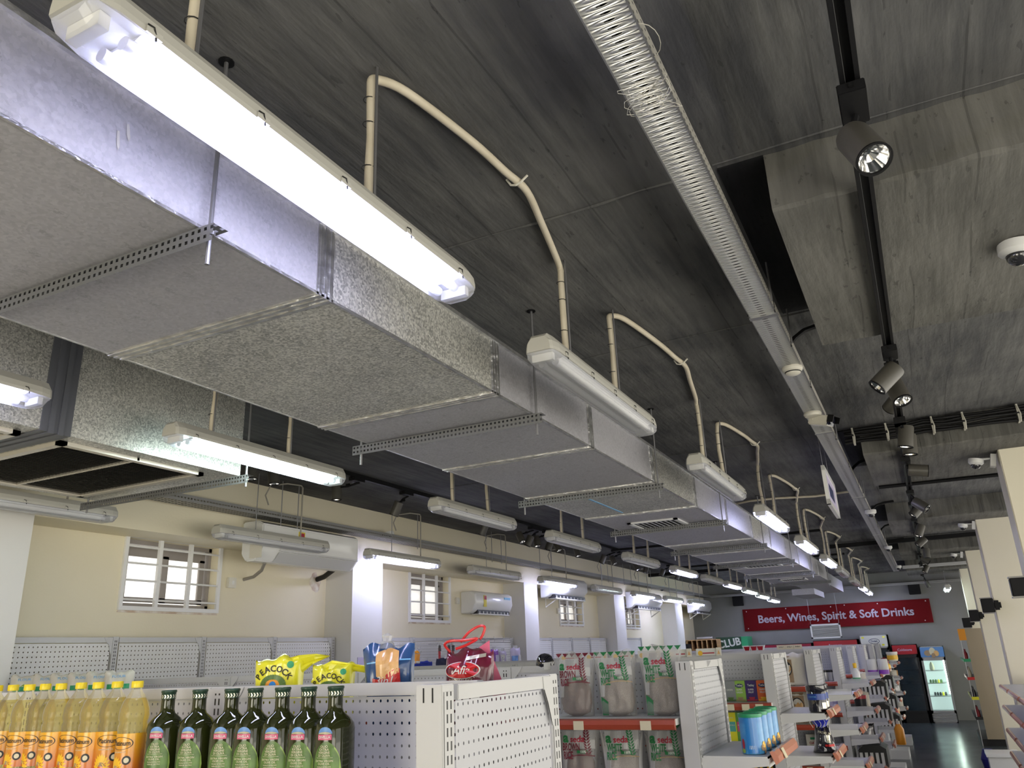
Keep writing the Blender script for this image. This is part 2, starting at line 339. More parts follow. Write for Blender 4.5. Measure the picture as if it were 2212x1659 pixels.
# ================================================================== the room
struct('floor', MB().box(-5.4, 2.85, -3, YB + .1, -.1, 0), 'floor')
struct('ceiling', MB().box(-5.4, 2.85, -3, YB + .1, CZ, CZ + .2), 'slab')
wins = [(4.02, 4.90, 2.10, 2.595), (7.75, 8.60, 2.08, 2.60), (12.0, 12.95, 2.10, 2.52), (15.15, 16.0, 2.08, 2.50)]
w = MB(); y = -3.
for a, b, z0, z1 in wins:
    w.box(XW - .2, XW, y, a, 0, CZ); w.box(XW - .2, XW, a, b, 0, z0); w.box(XW - .2, XW, a, b, z1, CZ); y = b
w.box(XW - .2, XW, y, YB + .1, 0, CZ)
struct('wall_left', w, 'wall')
struct('wall_back', MB().box(-5.4, 2.85, YB, YB + .2, 0, CZ), 'backwall')
# glazed shopfront side: piers and head of the right and front walls
w = MB().box(2.85, 3.05, -3, YB + .1, 2.75, CZ).box(2.85, 3.05, -3, YB + .1, 0, .15)
for yy in (-3, 2.2, 7.4, 12.6, 17.6, YB - .3): w.box(2.85, 3.05, yy, yy + .4, .15, 2.75)
struct('wall_right', w, 'wall')
struct('wall_front', MB().box(-5.4, -3.3, -3.2, -3, 0, CZ).box(-.6, .9, -3.2, -3, 0, CZ).box(-3.3, 3.05, -3.2, -3, 2.3, CZ).box(-3.3, 3.05, -3.2, -3, 0, .15), 'wall')  # unseen front wall; its left opening was added for the fill light
# beam and columns along the left wall
struct('trim_1', MB().box(XW, XC, -3, YB, 2.595, CZ), 'wall')
n = 2
for a, b in ((2.55, 3.08), (6.29, 6.78), (10.07, 10.5), (13.7, 14.23), (17.6, 18.15)):
    struct('trim_%d' % n, MB().box(XW, XC + .004, a, b, 0, 2.6), 'column'); n += 1
# ceiling cross beams and a thin near-black strip beside each of them
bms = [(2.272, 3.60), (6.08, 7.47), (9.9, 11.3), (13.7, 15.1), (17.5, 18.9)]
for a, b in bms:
    m = MB()
    rng = random.Random(int(a * 100)); K = 60
    # rough chipped lower arrises
    def edge(yb, sgn):
        return [(-.2 + 3.04 * i / K, yb + sgn * rng.uniform(-.004, .006)) for i in range(K + 1)]
    e0, e1 = edge(a, 1), edge(b, -1)
    vs = []; 
    for (x0, y0), (x1, y1) in zip(e0, e1):
        j = rng.uniform(0, .008)
        vs += [(x0, y0 + .004, CZ + .02), (x0, y0, 2.914 + j), (x0, y0 + .012, 2.909), (x1, y1 - .012, 2.909), (x1, y1, 2.914 + j), (x1, y1 - .004, CZ + .02)]
    fs = []
    for i in range(K):
        for j in range(5): fs.append((i * 6 + j, i * 6 + j + 1, i * 6 + j + 7, i * 6 + j + 6))
    fs += [(0, 1, 2, 3, 4, 5), tuple(range(K * 6, K * 6 + 6))[::-1]]
    m.add(vs, fs); struct('trim_%d' % n, m, 'beam'); n += 1
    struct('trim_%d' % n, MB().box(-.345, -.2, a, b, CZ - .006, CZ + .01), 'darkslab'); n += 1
# slab construction joints (rough raised lines)
def rough_line(pts, r):
    rng = random.Random(len(pts) + int(pts[0][0] * 10)); out = []
    for (x0, y0), (x1, y1) in zip(pts, pts[1:]):
        for i in range(12): t = i / 12; out.append((x0 + (x1 - x0) * t + rng.uniform(-.006, .006), y0 + (y1 - y0) * t + rng.uniform(-.006, .006), CZ - .001))
    return MB().tube(out, [r * rng.uniform(.4, 1.3) for _ in out], 5)
for pts in ([(-1.9, 2.28), (-.35, 2.27)], [(-.35, 2.24), (3.5, 2.25)], [(-3.6, 6.05), (-.4, 6.08)], [(-1.4, 3.66), (-.1, 3.64)]):
    struct('trim_%d' % n, rough_line(pts, .006), 'slab'); n += 1
# free standing pillars on the right, under the cross beams
for i, (a, x1) in enumerate(((6.5, 1.2), (10.45, 1.15), (14.25, 1.15), (18.0, 1.15))):
    struct('trim_%d' % n, MB().box(.665 + .02 * i, x1, a, a + .35, 0, 2.915), 'pillar', bevel=.006); n += 1
# raised panel edge on the back wall
struct('trim_%d' % n, MB().box(-4.55, .75, YB - .012, YB + .01, 0, 2.50), 'backwall'); n += 1
# windows with burglar bars
for i, (a, b, z0, z1) in enumerate(wins):
    e = bpy.data.objects.new('window_%d' % (i + 1), None); C.objects.link(e); e.location = (XW, a, z0); e['kind'] = 'structure'
    Wd, Hh = b - a, z1 - z0
    f = MB(); t = .03
    for x0, x1, q0, q1, z_0, z_1 in ((-.13, -.08, 0, Wd, 0, t), (-.13, -.08, 0, Wd, Hh - t, Hh), (-.13, -.08, 0, t, 0, Hh), (-.13, -.08, Wd - t, Wd, 0, Hh)): f.box(x0, x1, q0, q1, z_0, z_1)
    f.build('window_frame', mat('aluminium_frame', (.33, .30, .28), .5), e)
    sash = MB()
    for q0 in (.04, Wd * .48): 
        q1 = q0 + Wd * .47; xo = -.10 if q0 < .1 else -.115
        sash.box(xo - .01, xo + .01, q0, q0 + .05, .04, Hh - .1).box(xo - .01, xo + .01, q1 - .05, q1, .04, Hh - .1).box(xo - .01, xo + .01, q0, q1, .04, .075).box(xo - .01, xo + .01, q0, q1, Hh - .12, Hh - .04)
    sash.build('sash', mat('sash_grey', (.30, .27, .25), .5), e)
    MB().box(-.118, -.112, .03, Wd - .03, .03, Hh - .03).build('pane', 'glassw', e)
    g = MB(); nb = 4
    g.box(0, .02, -.03, Wd + .03, -.03, 0).box(0, .02, -.03, Wd + .03, Hh, Hh + .03).box(0, .02, -.03, 0, 0, Hh).box(0, .02, Wd, Wd + .03, 0, Hh)
    for k in (1, 2): g.box(-.005, .02, Wd * k / 3 - .018, Wd * k / 3 + .012, 0, Hh)
    for k in range(1, nb + 1):
        zz = Hh * (k - .5) / nb - (.015 if k == 1 else 0); g.tube([(.01, -.01, zz), (.01, Wd + .01, zz)], .008, 8)
    g.build('security_grille', 'white', e, bevel=.0)
    MB().prism([(-.02, -.03), (Wd + .02, -.03), (Wd + .03, -.045), (-.03, -.045)], 'x', 0, .006).build('crumbled_plaster_edge', 'putty', e)
# ================================================================== duct
def duct():
    t = thing('air_duct', 'long galvanised rectangular air duct hung under the ceiling down the store', 'air duct')
    xl, xr, z0, z1 = -2.22, -1.36, 2.628, 2.86
    js = [-1.2, .3, 1.59, 2.625, 3.66, 4.70, 5.75, 6.8, 7.9, 8.95, 10., 11.05, 12.1, 13.15, 14.3]
    for i, (a, b) in enumerate(zip(js, js[1:])):
        m = MB().box(xl, xr, a, b, z0, z1)
        m.build('duct_section', 'duct_spangle' if i in (2, 5, 8) else 'duct', t)
        if i:
            f = MB()
            for dy in (-.022, .0, .022):
                f.box(xl - .006, xr + .006, a + dy - .005, a + dy + .005, z0 - .006, z1 + .006)
            f.box(xl - .003, xr + .003, a - .035, a + .035, z0 - .003, z1 + .003)
            f.build('taped_joint', 'foil', t)
    MB().box(xl - .004, xr + .012, -1.2, 14.3, z1 - .012, z1 + .004).box(xr - .005, xr + .003, -1.2, 14.3, z0 - .002, z0 + .006).box(xl - .003, xl + .005, -1.2, 14.3, z0 - .002, z0 + .006).build('folded_seam', 'foil', t)
    # reducer and the lower, narrower far run
    r1 = [(xl, 14.3, z0), (xr, 14.3, z0), (xr, 14.3, z1), (xl, 14.3, z1)]; r2 = [(-2.0, 15.3, z0), (-1.45, 15.3, z0), (-1.45, 15.3, z1 - .02), (-2.0, 15.3, z1 - .02)]
    r3 = [(-2.0, 18.2, z0), (-1.45, 18.2, z0), (-1.45, 18.2, z1 - .02), (-2.0, 18.2, z1 - .02)]
    MB().loft([r1, r2]).build('duct_reducer', 'duct', t); MB().loft([r2, r3]).build('duct_section', 'duct', t)
    MB().box(-2.2, -1.8, 16.2, 17.8, 2.52, 2.63).build('outlet_box', 'duct', t)
    for yy, xa, xb in ((6.16, -2.03, -1.62), (10.55, -2.02, -1.55), (13.4, -2.0, -1.6)):
        g = MB(); g.box(xa, xb, yy, yy + .03, z0 - .012, z0).box(xa, xb, yy + .4, yy + .43, z0 - .012, z0).box(xa, xa + .03, yy, yy + .43, z0 - .012, z0).box(xb - .03, xb, yy, yy + .43, z0 - .012, z0)
        fr = g.build('supply_grille', 'white', t)
        g = MB().box(xa + .03, xb - .03, yy + .03, yy + .4, z0 - .004, z0 - .002, 1)
        for k in range(9):
            x = xa + .05 + k * (xb - xa - .1) / 8; g.add([(x, yy + .03, z0 - .006), (x + .026, yy + .03, z0 - .010), (x + .026, yy + .4, z0 - .010), (x, yy + .4, z0 - .006)], [(0, 1, 2, 3)])
        g.build('blade', ['white', 'black'], fr)
    # paint drips
    MB().box(-1.90, -1.885, 4.95, 5.65, z0 - .0025, z0).build('cyan_paint_streak', 'bluel', t)
    for ya, yb, za, zb in ((.925, .938, 2.735, 2.775), (.905, .916, 2.70, 2.745)): MB().add([(xr + .0012, ya, zb), (xr + .0012, ya + .006, zb + .002), (xr + .0012, yb, za + .01), (xr + .0012, yb - .003, za), (xr + .0012, ya + .003, za + .012)], [(0, 1, 2, 3, 4)]).build('putty_smear', 'smear', t)
duct()
def support(y, x0, x1, z, i, label, drop=.09):
    t = thing('duct_hanger', label, 'duct hanger', (x0, y, z), group='angle iron hangers under the ducts')
    Lx = x1 - x0
    MB().add([(0, .0, -.002), (Lx, .0, -.002), (Lx, .045, -.002), (0, .045, -.002)], [(0, 1, 2, 3)]).build('angle_bar', perfY, t)
    MB().add([(0, 0, -.045), (Lx, 0, -.045), (Lx, 0, 0), (0, 0, 0)], [(0, 1, 2, 3)]).build('angle_bar', 'iron', t)
    for x in (.035, Lx - .035):
        MB().tube([(x, .022, -drop), (x, .022, CZ - z)], .0055, 8).build('threaded_rod', 'rod', t)
        MB().lathe([(.013, 0), (.013, .009)], 6, (x, .022, -.014)).build('nut', 'steel', t)
        MB().lathe([(.02, 0), (.02, .004)], 12, (x, .022, CZ - z - .004)).build('ceiling_washer', 'black', t)
perfY = perf('slotted_angle_iron_flange', (.20, .205, .21), .020, .020, .009, .009, False, .5, .6, axes=(0, 1))
ys = [1.135, 2.94, 4.72, 6.5, 8.35, 10.25, 12.2, 14.3]
for i, yy in enumerate(ys):
    support(yy, -2.30, -1.305, 2.622, i, '%s slotted angle iron under the long duct, counted from the camera' % ORD[i])
support(3.06, -4.42, -3.08, 2.615, 9, 'slotted angle iron hanger at the end of the wide short duct on the left', .06)
# second duct with return grille
t = thing('air_duct', 'wide short galvanised duct box on the left with a large return grille', 'air duct')
MB().box(-4.40, -3.23, -1.2, 2.07, 2.64, CZ - .02).build('duct_section', 'duct_spangle', t)
MB().box(-4.40, -3.23, 2.07, 3.15, 2.64, CZ - .02).build('duct_section', 'duct_spangle', t)
f = MB()
for dy in (-.025, .02): f.box(-4.41, -3.218, 2.07 + dy - .012, 2.07 + dy + .012, 2.63, CZ - .02)
f.box(-4.405, -3.224, 2.0, 2.14, 2.635, CZ - .02)
f.build('taped_joint', mat('dark_sealant_tape', (.10, .105, .12), .45), t)
for i, (a, b) in enumerate(((2.16, 2.98), (1.15, 1.98))):
    g = MB(); x0, x1 = -4.30, -3.32
    for q in ((x0, x1, a, a + .035), (x0, x1, b - .035, b), (x0, x0 + .035, a, b), (x1 - .035, x1, a, b)): g.box(*q, 2.622, 2.64)
    g.box(x0, x1, (a + b) / 2 - .006, (a + b) / 2 + .006, 2.625, 2.64)
    fr = g.build('return_grille', mat('grille_frame', (.62, .58, .5), .35, .3), t)
    g = MB().box(x0 + .03, x1 - .03, a + .03, b - .03, 2.638, 2.6395, 1); N = 34
    for k in range(N):
        x = x0 + .045 + k * (x1 - x0 - .09) / (N - 1); g.add([(x - .011, a + .03, 2.633), (x + .009, a + .03, 2.626), (x + .009, b - .03, 2.626), (x - .011, b - .03, 2.633)], [(0, 1, 2, 3)])
    g.build('louvre', [mat('grille_blade', (.66, .62, .54), .5), 'black'], fr)
# ================================================================== luminaires
def make_lamp(name, label, loc, lit=None, body='grey', group=None, end_dark=False):
    """1.25 m twin-tube waterproof batten running along +Y, hanging from z=0 (top)"""
    t = thing(name, label, 'fluorescent lamp', loc, group=group)
    Lg = 1.25; w = .058
    rings = []
    for yy, s in ((0, .55), (.012, .9), (.05, 1.), (Lg - .05, 1.), (Lg - .012, .9), (Lg, .55)):
        q = 1 if s > .95 else (.86 if s > .8 else .72)
        rings.append([(-w * .62 * q, yy, 0 if s > .8 else -.012), (w * .62 * q, yy, 0 if s > .8 else -.012), (w * .98 * q, yy, -.030), (w * 1.06 * q, yy, -.052), (w * 1.06 * q, yy, -.064), (-w * 1.06 * q, yy, -.064), (-w * 1.06 * q, yy, -.052), (-w * .98 * q, yy, -.030)])
    MB().loft(rings).build('housing', body, t)
    rings = []
    for yy, s in ((.006, .80), (.02, .93), (.06, 1.), (Lg - .06, 1.), (Lg - .02, .93), (Lg - .006, .80)):
        zb = {.80: -.078, .93: -.098, 1.: -.106}[s]
        rings.append([(-w * s, yy, -.0645), (w * s, yy, -.0645), (w * s * .97, yy, (zb - .0645) * .5 - .0), (w * s * .80, yy, zb + .008), (w * s * .5, yy, zb), (-w * s * .5, yy, zb), (-w * s * .80, yy, zb + .008), (-w * s * .97, yy, (zb - .0645) * .5)])
    MB().loft(rings, cap=True).build('diffuser', 'pc', t)
    MB().prism([(-.05, -.0655), (.05, -.0655), (.035, -.071), (-.035, -.071)], 'y', .10, Lg - .10).build('reflector', 'refl', t)
    for sx in (-1, 1):
        tb = MB().tube([(sx * .027, .105, -.084), (sx * .027, Lg - .105, -.084)], .0125, 12).build('tube', {'a': 'lit', 'g': 'litg'}.get(lit, 'tube_off'), t, smooth=True)
        for yy in (.085, Lg - .112): MB().tube([(sx * .027, yy, -.084), (sx * .027, yy + .027, -.084)], .0135, 12).build('end_cap', 'cap', tb, smooth=True)
        for k in range(5):
            yy = .11 + k * (Lg - .22) / 4; x = sx * w * 1.09
            MB().tube([(x, yy - .01, -.048), (x + sx * .004, yy, -.050), (x, yy + .008, -.060), (x + sx * .001, yy + .008, -.072)], .0018, 5).box(x - .004, x + .002, yy - .012, yy + .02, -.064, -.052, 1).build('latch', ['wire', body], t)
    for yy in (.03, Lg - .05): MB().box(-.04, .04, yy, yy + .02, -.094, -.0655).build('lamp_holder', 'plastic', t)
    if end_dark: MB().lathe([(.010, 0), (.010, .003)], 12, (.012, .013, -.03), axis=(0, -1, .3)).build('cable_knockout', 'wire', t)
    return t
def relit(t, lit):
    for c in t.children:
        if c.name.split('.')[0] == 'tube':
            c.data = c.data.copy(); c.data.materials.clear(); c.data.materials.append(M[{'a': 'lit', 'g': 'litg'}.get(lit, 'tube_off')])
row1 = [.585, 2.37, 4.49, 6.52, 8.75, 10.93, 12.85, 15.05, 17.2, 18.9]
lit1 = ['a', None, None, 'a', 'a', 'a', None, None, 'a', 'a']
ZT = 2.725
proto = {}
def lamp(x, y, z, lit, label, group):
    if lit not in proto:
        proto[lit] = make_lamp('fluorescent_lamp', label, (x, y, z), lit, group=group, end_dark=True); return proto[lit]
    return dup(proto[lit], (x, y, z), label, group=group)
def hose(t, pts, r=.0125, m='conduit', nm='conduit', n=10):
    return MB().tube(pts, r, n).build(nm, m, t, smooth=True)
X1 = -1.052
rng = random.Random(3)
for i, (yy, lt) in enumerate(zip(row1, lit1)):
    L_ = lamp(X1 + .01 * (i > 1), yy, ZT - .012 * (i > 6), lt, '%s twin tube lamp, %s from the camera right of the long duct' % ('lit' if lt else 'unlit', ORD[i]), 'hanging lamps right of the long duct')
# suspension rods, drops and looping hoses between neighbours of a lamp row
def drops(X, ylist, ztop, grp, side, which):
    for i, yy in enumerate(ylist):
        for k, dy in ((0, .23), (1, .78)):
            t = thing('lamp_hanger', '%s cream hose drop on the %s lamp %s' % ('near' if k == 0 else 'far', ORD[i], which), 'lamp hanger', (X + .012, yy + dy, ztop - .001), group=grp)
            hh = CZ - ztop
            MB().tube([(.02, -.004, 0), (.02, -.004, hh + .001)], .004, 6).build('steel_rod', 'rod', t)
            a = rng.uniform(-.012, .012)
            pts = [(0, 0, 0), (a * .3, 0, .08), (a, .004, .18), (a * .6, 0, hh - .08), (0, 0, hh - .035)]
            hose(t, pts, .0125 if k == 0 or True else .011)
            for zz in (.09, .22, hh - .09): MB().tube([(-.015 + .011 + .016 * math.cos(q * PI / 5) , .016 * math.sin(q * PI / 5), zz) for q in range(10)], .0014, 4, closed=True).build('cable_tie', 'wire', t)
drops(X1, row1, ZT, 'hose wrapped lamp drops right of the duct', 1, 'right of the long duct')
for i in range(len(row1) - 1):
    a, b = row1[i] + .78, row1[i + 1] + .23; X = X1 + .012; zc = CZ - .016
    pts = [(X, a, CZ - .04), (X + .004, a + .015, CZ - .018), (X + .045, a + .10, zc), (X + .09, a + (b - a) * .3, zc), (X + .105, a + (b - a) * .45, zc), (X + .12, a + (b - a) * .55, zc - .006), (X + .075, a + (b - a) * .72, zc), (X + .02, b - .10, zc), (X, b - .012, CZ - .022), (X, b, CZ - .045)]
    # smooth the path
    P = [Vector(p) for p in pts]; Q = []
    for j in range(len(P) - 1):
        p0, p1, p2, p3 = P[max(j - 1, 0)], P[j], P[j + 1], P[min(j + 2, len(P) - 1)]
        for s in range(5):
            u = s / 5; Q.append(.5 * ((2 * p1) + (-p0 + p2) * u + (2 * p0 - 5 * p1 + 4 * p2 - p3) * u * u + (-p0 + 3 * p1 - 3 * p2 + p3) * u ** 3))
    Q.append(P[-1])
    o = MB().tube(Q, .0125, 10).build('conduit_hose', 'conduit', smooth=True)
    tag(o, 'cream ceiling hose between the %s and %s lamps right of the duct' % (ORD[i], ORD[i + 1]), 'conduit', 'cream hoses clipped to the ceiling')
    m = a + (b - a) * .5; xx = X + .112
    MB().tube([(xx - .03, m - .005, CZ - .006), (xx - .018, m, CZ - .028), (xx, m, CZ - .034), (xx + .018, m, CZ - .028), (xx + .04, m + .005, CZ - .008)], .004, 6).build('saddle_clip', 'plasticd', o)
X2 = -2.985
row2 = [.60, 2.46, 4.76, 6.78, 8.95, 10.95, 12.7, 14.3, 15.9, 17.3, 18.7]
lit2 = ['a', 'g', None, None, None, 'a', None, 'a', 'g', 'g', 'a']
for i, (yy, lt) in enumerate(zip(row2, lit2)):
    z = ZT + .02 if i < 8 else (ZT - .0 if i == 8 else ZT - .03 * (i - 8))
    lamp(X2 - .006 * i, yy, z, lt, '%s twin tube lamp, %s from the camera left of the long duct' % ('lit' if lt else 'unlit', ORD[i]), 'hanging lamps left of the long duct')
drops(X2, row2[:8], ZT + .02, 'hose wrapped lamp drops left of the duct', -1, 'left of the long duct')
drops(X2 - .05, row2[8:], ZT - .03, 'hose wrapped lamp drops far left of the duct', -1, 'left of the far duct')
X3 = -4.58
row3 = [2.16, 4.27, 6.11, 8.06, 9.97, 11.95, 13.87, 15.85, 17.75]
lit3 = [None, None, 'a', None, 'a', None, 'a', 'a', 'a']
Z3 = 2.655
for i, (yy, lt) in enumerate(zip(row3, lit3)):
    lamp(X3, yy, Z3, lt, '%s twin tube lamp, %s from the camera along the left wall' % ('lit' if lt else 'unlit', ORD[i]), 'hanging lamps along the left wall')
    t = thing('lamp_hanger', 'thin rods and grey cable loop above the %s lamp along the left wall' % ORD[i], 'lamp hanger', (X3, yy + .2, Z3 - .001), group='rod hangers along the left wall')
    h = CZ - Z3
    MB().tube([(0, .2, 0), (0, .2, h + .001)], .0035, 6).build('steel_rod', 'rod', t)
    MB().tube([(0, .72, 0), (0, .72, h - .03), (0, .70, h - .015), (-.02, .55, h - .02), (-.12, .46, h - .04), (-.15, .44, h - .12), (-.13, .46, h - .2)], .0065, 8).build('flexible_cable', mat('grey_cable', (.35, .33, .28), .5), t, smooth=True)
o = lamp(.45, 17.6, 2.62, 'g', 'small lit lamp alone near the back wall right of the red sign', 'lone lamp')
t = thing('lamp_hanger', 'single thin wire holding the lone lamp right of the red sign', 'lamp hanger', (.45, 18.2, 2.619))
MB().tube([(0, 0, 0), (0, 0, CZ - 2.618)], .004, 6).build('steel_rod', 'rod', t)
# ================================================================== cable trays, tracks, conduits
t = thing('cable_tray', 'perforated galvanised cable tray running down the middle of the ceiling', 'cable tray', (-.436, -1, 2.95))
Lg = 19.0
MB().add([(0, 0, 0), (.103, 0, 0), (.103, Lg, 0), (0, Lg, 0)], [(0, 1, 2, 3)]).build('tray_bottom', 'tray', t)
MB().add([(0, 0, 0), (0, 0, .05), (0, Lg, .05), (0, Lg, 0)], [(0, 1, 2, 3)]).build('tray_side', 'trays', t)
MB().add([(.103, 0, 0), (.103, 0, .05), (.103, Lg, .05), (.103, Lg, 0)], [(0, 1, 2, 3)]).build('tray_side', 'trays', t)
m = MB()
for x in (-.002, .101): m.box(x, x + .004, 0, Lg, -.003, .002)
m.build('rolled_edge', 'steel', t)
MB().tube([(.03, 0, .012), (.028, Lg * .3, .012), (.03, Lg, .012)], .011, 6).tube([(.055, 0, .012), (.06, Lg * .5, .012), (.05, Lg, .012)], .012, 6).tube([(.08, 0, .012), (.075, Lg, .012)], .009, 6).build('cable', 'black', t)
for yy in (3.15, 3.6, 4.3, 5.1, 5.6, 6.6, 7.6, 9.0, 10.5, 12.2, 14.):
    for x in (-.004, .104): MB().tube([(x, yy + 1, -.006), (x, yy + 1.01, .02), (x, yy + 1.005, .055)], .0022, 5).tube([(x, yy + 1, -.012), (x, yy + 1.02, .0)], .003, 4).build('zip_tie', 'wire', t)
for yy in (3.2, 5.4, 8.2, 11.4): MB().box(-.006, .110, yy + .99, yy + 1.02, -.004, 0).build('tray_coupler', 'steel', t)
for i, yy in enumerate((3.02, 3.55, 5.6, 7.9, 8.2, 12.3)):
    z0 = 2.98
    o = MB().tube([(-.322, yy, 2.935), (-.322, yy, CZ + .001)], .004, 6).build('threaded_rod', 'rod')
    tag(o, '%s thin threaded rod holding the middle cable tray, from the camera' % ORD[i], 'rod', 'rods of the middle cable tray')
# string tangled on the tray
rng = random.Random(5); P = []
for k in range(70):
    a = k * .55; r = .02 + .05 * abs(math.sin(k * .37)); P.append((-.385 + r * math.cos(a), 1.62 + r * 1.0 * math.sin(a * .8), 2.944 - .006 * math.sin(k)))
tag(MB().tube(P, .0006, 4).build('string_tangle', 'plasticd'), 'thin pale string tangled under the middle cable tray', 'string')
tag(MB().tube([(-.34 + .035 * math.cos(a / 8 * PI) - .0, 1.45 + .06 * math.sin(a / 8 * PI), 2.96) for a in range(-5, 9)], .0009, 4).build('wire_loop', 'plasticd'), 'thin wire loop sticking out of the middle cable tray side', 'wire')
# left wall tray on rods, following the wall to the back
t = thing('cable_tray', 'perforated grey cable tray on rods along the left wall', 'cable tray', (-4.80, -1, 2.80))
def tray_run(t, Lg, wd):
    MB().add([(0, 0, 0), (wd, 0, 0), (wd, Lg, 0), (0, Lg, 0)], [(0, 1, 2, 3)]).build('tray_bottom', wt, t)
    MB().add([(wd, 0, 0), (wd, 0, .05), (wd, Lg, .05), (wd, Lg, 0)], [(0, 1, 2, 3)]).build('tray_side', wts, t)
    MB().add([(0, 0, 0), (0, 0, .05), (0, Lg, .05), (0, Lg, 0)], [(0, 1, 2, 3)]).build('tray_side', wts, t)
wt = perf('grey_tray_metal', (.34, .34, .33), .03, .05, .014, .026, True, .45, .6, stagger=True, axes=(1, 0)); wts = perf('grey_tray_side', (.36, .36, .35), .03, .05, .016, .012, True, .45, .6, axes=(1, 2))
tray_run(t, 21.1, .15)
k = 0
for yy in (5.0, 5.2, 7.05, 8.7, 8.95, 10.1, 10.5, 12.5, 12.8, 13.6, 14., 15.2, 16.4, 17.5, 18.4):
    MB().tube([(.17, yy + 1, -.06), (.17, yy + 1, CZ - 2.801)], .004, 6).build('threaded_rod', 'rod', t); k += 1
t = thing('cable_tray', 'perforated grey cable tray along the top of the back wall', 'cable tray', (-4.65, 20.22, 2.80), rz=-PI / 2)
tray_run(t, 5.5, .12)
# black lighting tracks
t = thing('lighting_track', 'black lighting track hung right of the middle cable tray', 'lighting track', (.045, -1, 2.885))
MB().box(-.003, .008, 0, 17.5, -.001, .022).box(.030, .041, 0, 17.5, -.001, .022).box(0, .038, 0, 17.5, .012, .022).build('track_body', 'black', t)
MB().box(.0085, .0095, 0, 17.5, .0, .004).build('track_edge', mat('bright_track_edge', (.3, .3, .3), .3, .6), t)
for yy in (2., 3.9, 6.9, 9.4, 12.8, 16.4):
    if not any(a - 1.2 < yy < b for a, b in ()): MB().tube([(.018, yy + 1, .02), (.018, yy + 1, (2.915 if any(a < yy < b for a, b in bms) else CZ) - 2.887)], .004, 6).build('track_rod', 'black', t)
t = thing('lighting_track', 'black lighting track near the left wall behind the left lamps', 'lighting track', (-3.97, 3.2, 3.074))
MB().box(-.018, .018, 0, 14.5, 0, .034).build('track_body', 'black', t)
for k, (xx, yy, ln) in enumerate(((-1.1, 11.2, 2.9), (-1.0, 14.6, 2.9))):
    o = MB().box(-3.95, -3.95 + ln, yy, yy + .036, 3.04, 3.073).build('lighting_track', 'black')
    tag(o, 'black cross track %s of the left lighting track' % ('nearer the camera' if k == 0 else 'nearer the back wall'), 'lighting track')
def spot(label, at, back, front, r=.043, ln=.13, grp=None, hang=None, tone='spotb'):
    """at = track point the adaptor clips to; back/front = ends of the can"""
    t = thing('track_spotlight', label, 'spotlight', at, group=grp)
    A = Vector(at); b = Vector(back) - A; d = (Vector(front) - Vector(back)).normalized(); f = b + d * ln
    MB().box(-.031, .031, -.07, .07, -.03, -.001).box(-.006, .006, -.075, -.07, -.02, -.005).build('adaptor', 'black', t, bevel=.002)
    st = Vector((0, .03, -.032)); mid = b + d * .02 + Vector((0, 0, .0))
    MB().tube([st, Vector((mid.x * .5, .03 + (mid.y - .03) * .4, -.05)), mid], .009, 8).lathe([(.013, -.014), (.013, .014)], 12, tuple((st + mid) / 2), axis=(1, 0, 0)).build('swivel_stem', 'black', t)
    MB().lathe([(r * .3, -.004), (r * .93, -.004), (r, .006), (r, ln), (r * .93, ln), (r * .93, ln - .012), (r * .88, ln - .02)], 28, b, axis=d, cap=False).lathe([(.001, -.004), (r * .93, -.0035)], 20, b, axis=d, cap=False).build('can', tone, t, smooth=True)
    MB().lathe([(r * .90, ln - .004), (r * .86, ln - .012), (r * .55, ln - .035), (r * .2, ln - .045), (.001, ln - .046)], 24, b, axis=d, cap=False).build('reflector', 'chrome', t)
    m = MB().lathe([(r * 1.0, ln - .004), (r * 1.01, ln + .001), (r * .88, ln + .001), (r * .86, ln - .006)], 28, b, axis=d, cap=False)
    m.build('front_ring', 'black', t)
    return t
def pspot(label, tr, adpx, bpx, fpx, tilt=0., grp='spotlights on the right track', z=2.885, xo=.018, r=.043, ln=.125, tone='spotb'):
    """adaptor at the track point under pixel adpx; can ends from pixels at that depth, tilted towards the viewer by tilt"""
    a = AZ(adpx[0], adpx[1], z); a.x = tr
    b = AY(bpx[0], bpx[1], a.y + .03); q = AY(fpx[0], fpx[1], a.y + .03); d = q - b; d.y -= tilt; d.normalize()
    return spot(label, a, b, b + d, r, ln, grp, tone=tone)
RT = .063
pspot('large nearest track spotlight with its round lens facing the camera', RT, (1832, 215), (1842, 296), (1885, 363), .055, r=.041, ln=.135)
pspot('second spotlight on the right track, tilted down left', RT, (1920, 755), (1935, 795), (1897, 838), .02)
pspot('third spotlight on the right track, tilted down right behind the second', RT, (1925, 790), (1927, 825), (1943, 856), .03)
pspot('fourth spotlight on the right track, back to the camera, lowest of three', RT, (1948, 905), (1944, 853), (1915, 880), -.10)
pspot('fifth spotlight on the right track, hanging straight down', RT, (1952, 908), (1957, 922), (1956, 968), .0)
pspot('sixth spotlight on the right track, just behind the straight one', RT, (1957, 930), (1963, 940), (1967, 985), .0)
pspot('seventh spotlight on the right track, lying level pointing right', RT, (1961, 990), (1963, 1015), (2008, 1017), -.01)
pspot('eighth spotlight on the right track, tilted down right past the level one', RT, (1973, 1060), (1975, 1083), (2001, 1099), .03)
pspot('ninth spotlight on the right track, tilted down left', RT, (1977, 1085), (1990, 1093), (1968, 1118), .02)
pspot('tenth spotlight on the right track, small and pale', RT, (1984, 1120), (1990, 1135), (1983, 1160), .02)
pspot('eleventh spotlight on the right track, tilted left', RT, (1990, 1150), (1998, 1163), (1978, 1182), .02)
pspot('twelfth spotlight on the right track, pointing down', RT, (1994, 1172), (2000, 1185), (2003, 1206), 0)
pspot('thirteenth spotlight on the right track, twisted sideways', RT, (1994, 1195), (1990, 1205), (2012, 1218), .01)
